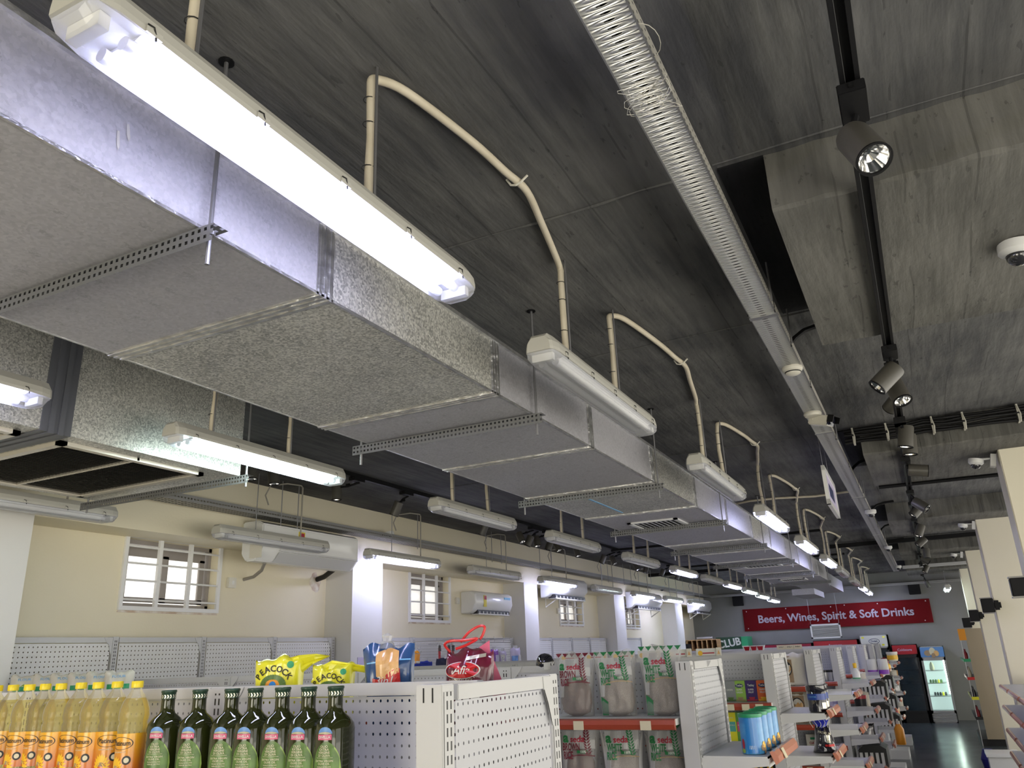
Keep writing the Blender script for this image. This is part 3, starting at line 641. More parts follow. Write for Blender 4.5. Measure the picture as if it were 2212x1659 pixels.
pspot('fourteenth spotlight on the right track, near the white cross tray', RT, (1998, 1215), (2003, 1222), (1996, 1238), .02)
pspot('last spotlight on the right track, against the back wall', RT, (2002, 1240), (2000, 1255), (2008, 1270), -.02)
LT = -3.97
G = 'spotlights on the left track'
pspot('spotlight beside the end of the wide short duct', LT, (541, 985), (542, 1000), (543, 1036), 0, G, 3.075)
pspot('second spotlight on the left track, right of the wide duct', LT, (588, 1003), (590, 1012), (592, 1048), 0, G, 3.075)
pspot('spotlight hanging under the lit greenish lamp', LT, (727, 1040), (728, 1048), (727, 1080), 0, G, 3.075)
pspot('spotlight on the left track tilted down left beside the ceiling', LT, (856, 1066), (862, 1085), (852, 1110), .0, G, 3.075)
pspot('spotlight tilted left under the third lamp left of the duct', LT, (1050, 1118), (1049, 1132), (1040, 1155), .0, G, 3.075)
for i, (a, b, c) in enumerate((((1122, 1142), (1121, 1152), (1131, 1172)), ((1140, 1144), (1147, 1158), (1140, 1180)), ((1155, 1150), (1158, 1160), (1163, 1179)), ((1185, 1160), (1190, 1168), (1184, 1190)), ((1195, 1163), (1200, 1172), (1211, 1192)), ((1243, 1176), (1244, 1184), (1251, 1202)), ((1308, 1190), (1306, 1200), (1300, 1217)), ((1322, 1193), (1321, 1203), (1332, 1222)), ((1370, 1206), (1371, 1217), (1380, 1233)), ((1395, 1212), (1397, 1222), (1394, 1240)), ((1432, 1222), (1433, 1230), (1428, 1246)), ((1470, 1232), (1466, 1238), (1462, 1252)))):
    pspot('small black spotlight, %s of the far twelve on the left track' % ORD[i], LT, a, b, c, .02, G, 3.075)
# wall-mounted black floodlights on the pillars
def flood(label, px, py, k, s=.085):
    q = AY(px, py, (6.45, 10.4, 14.2, 17.95)[k]); fx = .665 + .02 * k
    t = thing('flood_light', label, 'floodlight', q, group='black floodlights on the right pillars')
    MB().box(-s, s * .6, -s * .7, s * .7, -s, s).build('lamp_body', 'black', t, bevel=.006)
    for z in (s, -s - .01): MB().box(-s * 1.05, s * .5, -s * .75, s * .75, z, z + .01).build('barn_door', 'flood_door', t)
    MB().box(s * .5, max(fx - q.x + .06, s * .8), -.02, .02, -.03, .03).box(max(fx - q.x, s * .6), max(fx - q.x, s * .6) + .04, -.03, .051, -.05, .05).build('bracket', 'black', t)
flood('large floodlight cut by the right edge of the photo', 2205, 1268, 0, .06)
flood('floodlight on the second pillar, second from the right edge', 2137, 1308, 1, .075)
flood('floodlight on the third pillar, smaller, further back', 2107, 1330, 2, .08)
flood('smallest floodlight above the brown shelf side', 2091, 1345, 3, .09)
for i, (px, py, y) in enumerate(((1975, 1272, 20.24), (1594, 1298, 20.24))):
    q = AY(px, py, y); o = MB().box(-.12, .12, -.06, .06, -.12, .12).build('wall_speaker', 'black', loc=q, bevel=.01); tag(o, 'small black box speaker high on the back wall at the %s' % ('right' if i == 0 else 'left'), 'speaker')
# black cable bundle along the second cross beam, and the pipe under it
t = thing('cable_bundle', 'bundle of black cables clipped along the front of the second cross beam', 'cables', (0, 0, 0))
m = MB(); rng = random.Random(9)
for k in range(5):
    P = [(-.30 + i * .13, 6.03 - .012 * (k % 3) + rng.uniform(-.006, .006), 3.085 - .022 * k + rng.uniform(-.006, .006) + (.0 if i % 4 else .004)) for i in range(30)]
    m.tube(P, .010, 6)
m.build('cable', 'black', t)
for x in (-.24, -.02, .27, .46, .78): MB().box(x - .006, x + .006, 6.0, 6.075, 2.985, 3.10).tube([(x, 5.995, 3.09), (x + .01, 5.985, 3.03), (x + .004, 5.99, 2.975)], .004, 5).build('cable_clip', mat('white_clip', (.6, .58, .5), .5), t)
tag(MB().tube([(-.17, 7.44, 2.897), (1.2, 7.53, 2.897)], .016, 8).build('black_pipe', 'black'), 'thin black pipe under the far edge of the second cross beam', 'pipe')
for i, (x0, yy, zz) in enumerate(((-.33, 3.75, 3.0), (-.33, 7.1, 3.0), (-.33, 9.6, 3.0), (-.33, 11.5, 3.0), (-.33, 13.4, 3.0))):
    o = MB().tube([(-.36, yy - .02, 2.985), (-.325, yy, 3.03), (-.28, yy + .03, 3.07), (-.2, yy + .05, 3.092), (-.1, yy + .06, 3.098)], .012, 8).build('black_conduit', 'black', smooth=True)
    tag(o, '%s black conduit curving from the middle tray up to the ceiling' % ORD[i], 'conduit', 'black conduits off the middle tray')
o = MB().tube([AZ(1560, 1095, 3.09), AZ(1620, 1082, 3.09), AZ(1680, 1076, 3.09), AZ(1760, 1072, 3.09), AZ(1842, 1061, 3.09)], .011, 8).build('cream_conduit', 'conduit', smooth=True)
tag(o, 'cream conduit crossing the ceiling from the duct to the middle tray', 'conduit')
t = thing('cable_tray', 'white slotted cable tray crossing behind the right track near the back', 'cable tray', AZ(1950, 1228, 2.93))
MB().tube([(.3, .06, .05), (.3, .06, .178)], .005, 6).tube([(1.2, .06, .05), (1.2, .06, .178)], .005, 6).build('threaded_rod', 'rod', t)
MB().box(0, 1.25, 0, .12, 0, .05).build('tray_body', mat('pale_tray', (.5, .5, .5), .5), t)
for k, (px, py, z) in enumerate(((1400, 1180, 3.07), (1560, 1215, 3.07))):
    pass
o = MB().box(-4.8, -1.2, 15.6, 15.68, 3.02, 3.08).build('black_beam', 'black'); tag(o, 'black cross bar at the ceiling left of the far duct', 'bar')
o = MB().box(-1.2, .9, 13.35, 13.42, 3.03, 3.09).build('black_beam', 'black'); tag(o, 'black cross bar at the ceiling right of the far duct', 'bar')
# ================================================================== cameras, detector, hanging frame
def dome(label, p, s=.055, rot=(0, 0, 0), grp='dome cameras under the middle tray'):
    t = thing('dome_camera', label, 'security camera', p, group=grp); t.rotation_euler = rot
    MB().lathe([(s, 0), (s * 1.02, -.012), (s, -.03), (s * .8, -.04), (s * .68, -.044)], 28).build('camera_base', 'plastic', t, smooth=True)
    MB().lathe([(s * .66, -.043)] + [(s * .66 * math.cos(a * PI / 16), -.043 - s * .6 * math.sin(a * PI / 16)) for a in range(1, 9)], 24).build('camera_dome', 'dome', t, smooth=True)
    return t
for i, (px, py) in enumerate(((1880, 1102), (1918, 1180), (1940, 1222))):
    q = AZ(px, py, 2.945); dome('%s dome camera under the middle cable tray, from the camera' % ORD[i], q)
for i, (px, py) in enumerate(((2108, 992), (2080, 1132), (2060, 1196))):
    q = AZ(px, py, 2.88); o = dome('dome camera on a white box at the %s pillar' % ORD[i], q, .05, (0, .2, 0), 'dome cameras on the pillars')
    MB().box(.09, .125, -.035, .035, -.05, .04).tube([(.03, 0, .0), (.09, 0, .01)], .008, 6).build('mounting_box', 'plastic', o)
dome('dome camera at the right edge, hung beneath the first cross beam', AZ(2197, 527, 2.905), .06, (0, .1, 0), 'dome camera first beam')
dome('dome camera high on the left beam near the first column', AX(838, 1152, -4.76), .06, (0, -.3, 0), 'dome cameras on the left beam')
dome('dome camera high on the left beam far down the store', AX(1428, 1268, -4.74), .07, (0, -.3, 0), 'dome cameras on the left beam')
t = thing('smoke_detector', 'round white smoke detector under the middle cable tray', 'smoke detector', AZ(1711, 793, 2.95))
MB().lathe([(.048, 0), (.050, -.012), (.046, -.02), (.040, -.024)], 32).build('base', 'plasticd', t, smooth=True)
MB().lathe([(.038, -.022), (.036, -.034), (.026, -.040), (.001, -.041)], 32).build('sensor_cap', 'plasticd', t, smooth=True)
MB().lathe([(.0385, -.026), (.0375, -.031)], 32, cap=False).build('vent_slot', 'black', t)
t = thing('smoke_detector', 'small white detector base on the tray just before the bullet camera', 'smoke detector', AZ(1755, 892, 2.95))
MB().lathe([(.05, 0), (.052, -.01), (.045, -.022), (.001, -.024)], 28).build('base', 'plasticd', t, smooth=True)
q = AZ(1780, 909, 2.90)
t = thing('bullet_camera', 'white box camera with black lens hood on the middle tray', 'security camera', q)
d = Vector((.75, -.45, -.28)).normalized(); Rq = Vector((1, 0, 0)).rotation_difference(d).to_matrix().to_4x4()
b = MB().box(-.09, .045, -.032, .032, -.03, .03).build('camera_body', 'plasticd', t, bevel=.006); b.matrix_local = Rq
b = MB().box(.045, .085, -.034, .034, .026, .034).box(.045, .085, -.034, -.028, -.01, .03).box(.045, .085, .028, .034, -.01, .03).build('sun_hood', 'black', t); b.matrix_local = Rq
b = MB().lathe([(.02, .045), (.022, .06), (.001, .062)], 20, axis=(1, 0, 0)).box(.044, .047, -.03, .03, -.028, .028).build('lens', 'hood', t); b.matrix_local = Rq
MB().tube([(-.06, 0, .02), (-.08, .05, .03), (-.06, .02, .05)], .006, 6).build('cable', 'plasticd', t)
# hanging picture-frame sign: seen nearly edge on
P0 = Vector((-.47, 5.90, 2.84)); P1 = AZ(1800, 1048, 2.84)
t = thing('hanging_frame', 'white framed sign hanging on two wires beside the middle tray', 'hanging sign', P0, rz=-math.atan2(P1.x - P0.x, P1.y - P0.y))
hh = .275; ww = (P1 - P0).length
m = MB().box(-.012, .012, 0, ww, -.035, 0).box(-.012, .012, 0, ww, -hh, -hh + .035).box(-.012, .012, 0, .05, -hh, 0).box(-.012, .012, ww - .05, ww, -hh, 0)
m.build('frame', 'plastic', t)
MB().box(-.004, .004, .05, ww - .05, -hh + .035, -.035).build('sign_panel', 'lilac', t)
MB().box(.004, .006, .25, ww - .25, -hh + .09, -.09).box(-.006, -.004, .25, ww - .25, -hh + .09, -.09).build('printed_block', 'navy', t)
for yy in (.04, ww * .55): MB().tube([(0, yy, 0), (0, yy, CZ - P0.z - .001)], .002, 5).build('wire', 'rod', t)
# ================================================================== left wall equipment
def split_ac(label, p, ln=1.05, h=.29, d=.22, sticker=True, boxy=False, grp='air conditioners on the left wall', bracket=False):
    t = thing('air_conditioner', label, 'air conditioner', p, group=grp)
    if boxy: prof = [(0, 0), (0, h), (d * .8, h), (d, h * .82), (d, h * .42), (d * .55, .02), (d * .3, 0)]
    else: prof = [(0, 0), (0, h), (d * .75, h), (d * .96, h * .88), (d, h * .45), (d * .8, h * .12), (d * .55, .0)]
    rings = [[(x, y_, z) for x, z in [(a * s, h / 2 + (b_ - h / 2) * s) for a, b_ in prof]] for y_, s in ((0, .93), (.02, 1.), (ln - .02, 1.), (ln, .93))]
    MB().loft(rings).build('casing', 'plastic', t, bevel=.004, smooth=True)
    MB().box(d * .35, d * .86, .09, ln - .06, -.004, h * .16).build('air_outlet', 'fridge', t)
    MB().box(d * .45, d * .9, .10, ln - .07, -.012, .0).build('flap', 'plastic', t)
    for k in range(9): MB().box(d * .5, d * .88, .13 + k * (ln - .25) / 8, .145 + k * (ln - .25) / 8, -.006, h * .1).build('outlet_fin', 'plastic', t)
    if sticker:
        MB().box(d * .985, d + .003, .2, .27, h * .30, h * .82).build('energy_label', mat('yellow_energy_label', (.75, .62, .05), .5), t)
        MB().box(d + .003, d + .004, .205, .265, h * .62, h * .80).build('energy_label_mark', 'txt_r', t)
        MB().box(d * .97, d + .002, ln - .25, ln - .08, h * .70, h * .80).build('logo_print', 'bluel', t)
    if bracket: [MB().tube([(.006, yy, 0), (.006, yy, -.12), (d * .9, yy, -.01)], .010, 6).build('support_bracket', 'plasticd', t) for yy in (.15, ln - .15)]
    return t
# large ceiling-type unit on the beam
q = AX(574, 1135, -4.7); q0 = AX(570, 1212, -4.7)
t = thing('air_conditioner', 'large boxy air conditioner fixed high beneath the nearest left lamps', 'air conditioner', (XC + .001, q.y * .985, q0.z), group='air conditioners on the left wall')
ln, h, d = 1.25, .32, .225
rings = [[(x, y_, z) for x, z in ((0, .06), (0, h), (.17, h), (d, h - .03), (d, .09), (.15, 0), (.05, 0))] for y_ in (0, ln)]
MB().loft(rings).build('casing', 'plastic', t, bevel=.01, smooth=True)
MB().box(d * .9, d + .012, .20, ln - .02, .085, .10).add([(d + .002, .2, .08), (d + .002, ln - .04, .08), (.16, ln - .04, .0), (.16, .2, .0)], [(0, 1, 2, 3)]).build('air_outlet', mat('outlet_grey', (.6, .6, .6), .4), t)
MB().box(.1, d + .002, -.006, .0, .02, .13).build('end_cover', 'plasticd', t)
MB().box(d, d + .003, .42, .5, .13, .27).build('energy_label', mat('yellow_energy_label2', (.75, .62, .05), .5), t)
MB().box(d + .003, d + .004, .43, .49, .20, .26).build('energy_label_mark', 'txt_r', t)
o = MB().tube([AX(572, 1215, -4.78), AX(565, 1232, -4.9), AX(548, 1246, -5.1), AX(526, 1252, XW)], .014, 8).build('drain_hose', mat('grey_hose', (.3, .28, .25), .5), smooth=True)
tag(o, 'thin grey hose curving from the large air conditioner into the wall', 'hose')
o = MB().tube([AX(730, 1224, -4.75), AX(716, 1234, -4.9), AX(700, 1246, -5.05), AX(684, 1252, XW)], .024, 10).build('insulated_pipe', 'black', smooth=True)
tag(o, 'thick black insulated pipe from the large air conditioner into patched plaster', 'pipe')
q = AX(680, 1258, XW)
rng = random.Random(2)
m = MB(); ring = []
for k in range(18): a = k * PI / 9; r = .075 * rng.uniform(.8, 1.2); ring.append((0, r * math.cos(a), r * 1.15 * math.sin(a)))
m.loft([[(x, y_, z) for x, y_, z in ring], [(.008, y_ * .8, z * .8) for x, y_, z in ring]]); o = m.build('plaster_patch', 'putty', loc=(XW, q.y, q.z)); tag(o, 'rough round plaster patch around the black pipe', 'plaster')
def switch(label, px, py, s=.045, X=XW):
    q = AX(px, py, X); t = thing('wall_switch', label, 'switch', q, group='white wall switch boxes')
    MB().box(0, .03, -s, s, -s * .95, s * .95).build('switch_box', 'plasticd', t, bevel=.004); MB().box(.03, .036, -s * .2, s * .3, -s * .35, s * .35).build('rocker', 'plastic', t)
switch('square switch box under the hose by the first window', 497, 1259)
switch('switch box left of the second air conditioner', 986, 1298, .04)
switch('switch box left of the third window', 1204, 1320, .045)
q = AX(996, 1326, XW); split_ac('glossy split air conditioner right of the second window', (XW + .001, q.y, q.z), 1.02, .27, .22)
q = AX(1168, 1292, XC); split_ac('boxy air conditioner above the third window', (XC + .001, q.y, q.z), 1.30, .30, .22, False, True, bracket=True)
q = AX(1370, 1316, XC + .0); split_ac('fourth air conditioner on brackets, left of the far columns', (XC + .001, q.y * .97, q.z), 1.6, .30, .22, False, True, bracket=True)
q = AX(1490, 1325, XC + .0); split_ac('last yellowish air conditioner on brackets near the corner', (XC + .001, q.y * .99, q.z), 1.5, .32, .22, False, True, bracket=True)
# ================================================================== gondola shelving
XE = -.83; TOP = 1.602; PITCH = 1.78
def price_rail(ln, m, t, tags=(), hgt=.04, nm='price_rail'):
    """rail along +x, face towards -y, origin at its top left"""
    r = MB().prism([(0, 0), (-.012, -.004), (-.017, -hgt * .5), (-.012, -hgt + .003), (0, -hgt), (.004, -hgt), (.004, 0)], 'x', 0, ln).build(nm, m, t)
    for u in tags:
        q = MB().box(u, u + .042, -.020, -.018, -hgt * .96, -hgt * .16).build('price_tag', 'tag', r)
    return r
def gondola_run(k, x0, shelves=(), label=''):
    """double-sided pegboard run along X, its middle panel at y=0"""
    y = 1.615 + PITCH * k
    t = thing('gondola_shelf', label, 'shelving', (x0, y, 0), group='gondola runs across the store')
    Lx = XE - .066 - x0
    MB().box(0, Lx, -.30, .30, 0, .12).build('plinth', 'gond', t)
    MB().add([(0, -.008, .12), (Lx, -.008, .12), (Lx, -.008, TOP - .03), (0, -.008, TOP - .03)], [(0, 1, 2, 3)]).build('back_panel', 'peg', t)
    MB().box(0, Lx, -.014, .014, TOP - .028, TOP).build('top_rail', 'gond', t, bevel=.002)
    nb = max(1, int(round(Lx / .9)))
    for i in range(nb + 1):
        x = Lx - i * .76 if k == 0 else Lx * i / nb
        if x < 0 or (k == 0 and i == 0): continue
        MB().box(x - .028, x + .028, -.020, .022, .12, TOP - .004).build('upright', 'gond', t)
        MB().add([(x - .016, -.0205, .12), (x + .016, -.0205, .12), (x + .016, -.0205, TOP - .015), (x - .016, -.0205, TOP - .015)], [(0, 1, 2, 3)]).build('slot_strip', 'slotstrip', t)
        MB().prism([(x - .03, TOP - .002), (x - .085, TOP - .002), (x - .075, TOP - .02), (x - .045, TOP - .05), (x - .034, TOP - .09), (x - .03, TOP - .095)], 'y', -.0175, -.0155).build('corner_bracket', 'gond', t)
        MB().prism([(x + .03, TOP - .002), (x + .085, TOP - .002), (x + .075, TOP - .02), (x + .045, TOP - .05), (x + .034, TOP - .09), (x + .03, TOP - .095)], 'y', -.0175, -.0155).build('corner_bracket', 'gond', t)
    for (xa, xb, z, m_, tags) in shelves:
        sh = MB().box(xa - x0, xb - x0, -.30, -.022, z - .022, z).build('shelf', 'gondshelf', t)
        r = price_rail(xb - xa, m_, sh, [u - xa for u in tags]); r.location = (xa - x0, -.302, z + .002)
    # far side shelves keep the run double-sided
    for z in (.45, .85, 1.2): MB().box(.03, Lx, .022, .30, z - .022, z).build('shelf', 'gondshelf', t)
    return t
def slot_mat():
    """white steel with two columns of dark slots, pitch 50 mm"""
    m = mat('slotted_upright_strip', (.66, .66, .65), .42); L = m.node_tree.links; b = m.node_tree.nodes['Principled BSDF']
    tc = nd(m, 'ShaderNodeTexCoord'); s = nd(m, 'ShaderNodeSeparateXYZ'); L.new(tc.outputs['UV'], s.inputs[0])
    u = mathn(m, 'ABSOLUTE', mathn(m, 'SUBTRACT', s.outputs[0], .5)); k1 = mathn(m, 'LESS_THAN', mathn(m, 'ABSOLUTE', mathn(m, 'SUBTRACT', u, .2)), .08)
    k2 = mathn(m, 'LESS_THAN', mathn(m, 'ABSOLUTE', mathn(m, 'SUBTRACT', mathn(m, 'FRACT', s.outputs[1]), .5)), .33)
    mx = nd(m, 'ShaderNodeMixRGB'); mx.inputs[1].default_value = (.57, .57, .57, 1); mx.inputs[2].default_value = (.01, .01, .01, 1)
    L.new(mathn(m, 'MULTIPLY', k1, k2), mx.inputs[0]); L.new(mx.outputs[0], b.inputs['Base Color']); return m
M['slotstrip'] = slot_mat()
_b = MB.build
def _build(s, name, m, *a, **k):
    o = _b(s, name, m, *a, **k)
    if m == 'slotstrip':
        me = o.data; uv = me.uv_layers.new(name='uv')
        xs = [v.co for v in me.vertices]; ax = 0 if max(v.x for v in xs) - min(v.x for v in xs) > 1e-4 else 1
        a0 = min(v[ax] for v in xs); a1 = max(v[ax] for v in xs)
        for l in me.loops:
            c = me.vertices[l.vertex_index].co; uv.data[l.index].uv = ((c[ax] - a0) / (a1 - a0), (c.z - TOP) / .0235)
    return o
MB.build = _build
def end_unit(k, shelves=(), label='', railm='railc'):
    """end-of-run unit: pegboard in the plane x = XE facing +x, shelves sticking out to +x"""
    y0 = 1.37 + PITCH * k; wd = .49
    t = thing('gondola_end', label, 'shelving', (XE, y0, 0), group='end units of the gondola runs')
    MB().box(-.06, .24, 0, wd, 0, .12).build('plinth', 'gond', t)
    p = MB().add([(0, 0, 0), (wd - .06, 0, 0), (wd - .06, 0, TOP - .15), (0, 0, TOP - .15)], [(0, 1, 2, 3)]).build('back_panel', 'peg', t, loc=(-.004, .03, .12), rot=(0, 0, PI / 2))
    MB().box(-.012, .003, .03, wd - .03, TOP - .028, TOP).build('top_rail', 'gond', t, bevel=.0015)
    for y in (.0, wd):
        MB().box(-.06, -.001, y - .022, y + .022, .0, TOP + .002).build('upright', 'gond', t, bevel=.002)
        MB().add([(.0005, y - .017, .12), (.0005, y + .017, .12), (.0005, y + .017, TOP - .012), (.0005, y - .017, TOP - .012)], [(0, 1, 2, 3)]).build('slot_strip', 'slotstrip', t)
    m = MB()
    for x in (-.042, -.022): m.box(x - .0015, x + .0015, -.0225, -.0218, TOP - .03, TOP - .004)
    m.build('hook_slot', 'black', t)
    y = wd - .024
    MB().prism([(y, TOP - .002), (y - .05, TOP - .002), (y - .046, TOP - .03), (y - .028, TOP - .06), (y - .014, TOP - .095), (y - .006, TOP - .11), (y, TOP - .11)], 'x', .002, .005).build('corner_bracket', 'gond', t)
    MB().prism([(y - .046, TOP - .03), (y - .028, TOP - .06), (y - .014, TOP - .095), (y - .010, TOP - .11), (y - .017, TOP - .095), (y - .032, TOP - .06), (y - .049, TOP - .03)], 'x', .005, .0056).build('bracket_gap', 'black', t)
    for z in shelves:
        sh = MB().box(0.006, .24, .0, wd, z - .006, z).box(.236, .24, 0, wd, z - .035, z).prism([(.0, z - .006), (.24, z - .006), (.24, z - .03), (.20, z - .034), (.0, z - .055)], 'y', -.002, .004).build('shelf', 'gondshelf', t)
        r = price_rail(wd - .03, railm, sh, (.10,) if k < 5 else (), .045)
        r.rotation_euler = (0, -0, PI / 2); r.rotation_euler = (math.radians(-22), 0, PI / 2); r.location = (.247, .01, z + .016)
        if k >= 3: MB().box(.006, .236, -.0015, .0015, z, z + .04).build('shelf_guard', 'cleardiv', sh)
    return t
runs = [(-4.2, 'nearest gondola run with oil bottles in front of its pegboard'), (-4.3, 'second gondola run from the camera, holding the rice bags'),
        (-4.3, 'third gondola run from the camera, holding the tea boxes'), (-4.0, 'fourth gondola run from the camera, holding the beige flour bags'),
        (-4.0, 'fifth gondola run from the camera, with small jars on a red rail'), (-4.0, 'sixth gondola run from the camera'), (-3.9, 'seventh gondola run from the camera'),
        (-3.9, 'eighth gondola run from the camera'), (-3.9, 'farthest gondola run from the camera'), ]
SH = [[], [(-2.3, -.90, 1.404, 'rail', (-1.52, -1.30, -1.03))], [(-2.2, -.86, 1.345, 'rail', (-1.19, -1.105, -1.02, -.945)), (-2.2, -.86, 1.13, 'rail', (-1.1,)), (-2.2, -.86, .93, 'rail', ())],
      [(-2., -.86, 1.345, 'rail', ()), (-2., -.86, 1.08, 'rail', (-1.1,)), (-2., -.86, .8, 'rail', (-.98,))]] + [[(-2., -.86, z, 'rail', ()) for z in (1.3, 1.03, .75)]] * 5
for k, (x0, lb) in enumerate(runs):
    sh = list(SH[k])
    if k == 0: sh = [(-2.7, -1.0, 1.364, 'rail', ())]
    if k == 1: sh.append((-2.3, -.90, 1.14, 'rail', ()))
    gondola_run(k, x0, sh, lb)
    end_unit(k, () if k == 0 else ((1.275,) if k == 1 else ((1.285, 1.07) if k == 2 else (1.28, 1.04, .80, .56))), '%s end unit of the gondola runs, counted from the camera' % ORD[k])
def wall_run(label, y0, y1, n=4):
    t = thing('wall_shelving', label, 'shelving', (-5.06, y0, 0), group='pegboard shelving along the left wall')
    Ly = y1 - y0; T = 1.875
    MB().box(-.1, .35, 0, Ly, 0, .12).build('plinth', 'gond', t)
    for i in range(n):
        a = Ly * i / n; bp = Ly / n
        MB().add([(0, 0, 0), (bp - .07, 0, 0), (bp - .07, 0, T - .16), (0, 0, T - .16)], [(0, 1, 2, 3)]).build('back_panel', 'pegn', t, loc=(0, a + .035, .12), rot=(0, 0, PI / 2))
        MB().box(-.006, .004, a + .03, a + bp - .03, T - .035, T).build('top_rail', 'gond', t)
        MB().add([(-.012, a, .1), (-.012, a + bp, .1), (-.012, a + bp, T - .02), (-.012, a, T - .02)], [(0, 1, 2, 3)]).build('backing', 'gondshelf', t) if False else None
    for i in range(n + 1):
        a = Ly * i / n
        MB().box(-.05, .008, a - .022, a + .022, 0, T + .004).build('upright', 'gond', t)
        MB().add([(.0085, a - .016, .12), (.0085, a + .016, .12), (.0085, a + .016, T - .02), (.0085, a - .016, T - .02)], [(0, 1, 2, 3)]).build('slot_strip', 'slotstrip', t)
        if i: MB().prism([(a - .024, T), (a - .09, T), (a - .075, T - .03), (a - .05, T - .05), (a - .035, T - .10), (a - .024, T - .12)], 'x', .005, .007).build('corner_bracket', 'gond', t)
    for z in (.5, .9): MB().box(.0, .35, 0, Ly, z - .02, z).build('shelf', 'gondshelf', t)
wall_run('pegboard wall shelving under the first window', 3.12, 6.25, 4)
wall_run('pegboard wall shelving with hooks under the second window', 6.82, 10.02, 4)
wall_run('pegboard wall shelving under the third window', 10.56, 13.66, 4)
wall_run('narrow pegboard wall panel past the third column', 14.3, 15.6, 1)
# ================================================================== bottles
def cyl(r, cx=0., cy=0., off=.0008):
    """map (u, w) on a cylinder surface facing -y"""
    return lambda u, w: (cx + (r + off) * math.sin(u / r), cy - (r + off) * math.cos(u / r), w)
def oil_bottle(label, loc, turn=0.):
    t = thing('oil_bottle', label, 'bottle', loc, turn, 'yellow-capped oil bottles')
    prof = [(.030, 0), (.044, .006), (.046, .03), (.0445, .04), (.045, .165), (.047, .175), (.0465, .185), (.0435, .19), (.0435, .197), (.0465, .203), (.0475, .215), (.0455, .235), (.038, .258), (.027, .276), (.0175, .290), (.0155, .298), (.0155, .310)]
    MB().lathe(prof, 32).build('bottle_body', 'pet', t, smooth=True)
    MB().lathe([(.028, .002), (.042, .008), (.044, .03), (.043, .165), (.0445, .178), (.0415, .193), (.0445, .205), (.0455, .215), (.0435, .235), (.036, .257), (.030, .268)], 28).build('oil_fill', 'oil', t, smooth=True)
    MB().lathe([(.0185, .300), (.019, .302), (.019, .318), (.0175, .321)], 28).build('cap', 'cap_y', t, smooth=True)
    fn = cyl(.0452)
    m = MB(); patch(m, fn, -.070, .080, .048, .162, 28, 6); lb = m.build('label', LABM, t, smooth=True)
    f2 = cyl(.0452, off=.0014); f3 = cyl(.0452, off=.0018)
    text_mb('Platinum', .0205, f3, .02, .9, -.002, .133).build('lettering', 'txt_k', lb)
    m = MB(); disc(m, f3, -.002, .133, .040, .019, 30, inner=.93); m.build('oval_ring', 'txt_k', lb)
    m = MB()
    for k in range(12):
        a = k * PI / 11 * 1.1 - .1; c, s = math.cos(a), math.sin(a); px, pz = -.016 + .024 * c, .052 + .034 * s
        m.add([f2(-.016 + .010 * math.cos(a - .4), .052 + .012 * math.sin(a - .4)), f2(px + .004 * s, pz - .004 * c), f2(-.016 + .032 * c, .052 + .044 * s), f2(px - .004 * s, pz + .004 * c), f2(-.016 + .010 * math.cos(a + .4), .052 + .012 * math.sin(a + .4))], [(0, 1, 2, 3, 4)])
    disc(m, f2, -.016, .056, .014, .012, 14, a0=0, a1=PI, k=1); m.build('sunflower_print', ['sunp', 'brown'], lb)
    m = MB(); disc(m, f2, .022, .083, .0135, .0135, 20); disc(m, f3, .022, .083, .008, .008, 16, k=1); m.build('seal_print', ['txt_k', 'tag'], lb)
    text_mb('SUNFLOWER OIL', .0062, f3, .01, 1., -.005, .107).build('lettering', 'tag', lb)
    return t
def grad_label():
    m = mat('sunset_label', (.8, .4, .03), .3, coat=.3); L = m.node_tree.links
    tc = nd(m, 'ShaderNodeTexCoord'); s = nd(m, 'ShaderNodeSeparateXYZ'); L.new(tc.outputs['Object'], s.inputs[0])
    r = nd(m, 'ShaderNodeValToRGB'); E_ = r.color_ramp.elements; E_[0].position = .04; E_[0].color = (.50, .09, .01, 1); E_[1].position = .17; E_[1].color = (.80, .42, .02, 1)
    L.new(s.outputs[2], r.inputs[0]); L.new(r.outputs[0], m.node_tree.nodes['Principled BSDF'].inputs['Base Color']); return m
LABM = grad_label(); M['sunp'] = mat('sunflower_yellow', (.85, .50, .02), .4)
YS = 1.45; ZS = 1.392
oil0 = None
posn = ['closest to the olive bottles', 'second from the olive bottles, label turned fully forward', 'third from the olive bottles', 'fourth from the olive bottles', 'fifth from the olive bottles', 'sixth from the olive bottles', 'seventh from the olive bottles', 'eighth from the olive bottles', 'cut by the left edge of the photo']
for i, px in enumerate((297, 254, 213, 176, 133, 99, 65, 30, -4)):
    q = AY(px, 1480, 1.43 if i in (0,) else (1.45 + .02 * (i % 2)))
    turn = math.atan2(-q.x, q.y) - math.radians(40 + 3 * (i % 3) if i != 1 else 12); lb = 'clear oil bottle with yellow cap, ' + posn[i]
    if i == 0: oil0 = oil_bottle(lb, (q.x, q.y, ZS), turn); oil0.scale = (.73, .73, .73)
    else: dup(oil0, (q.x, q.y, ZS), lb, turn)
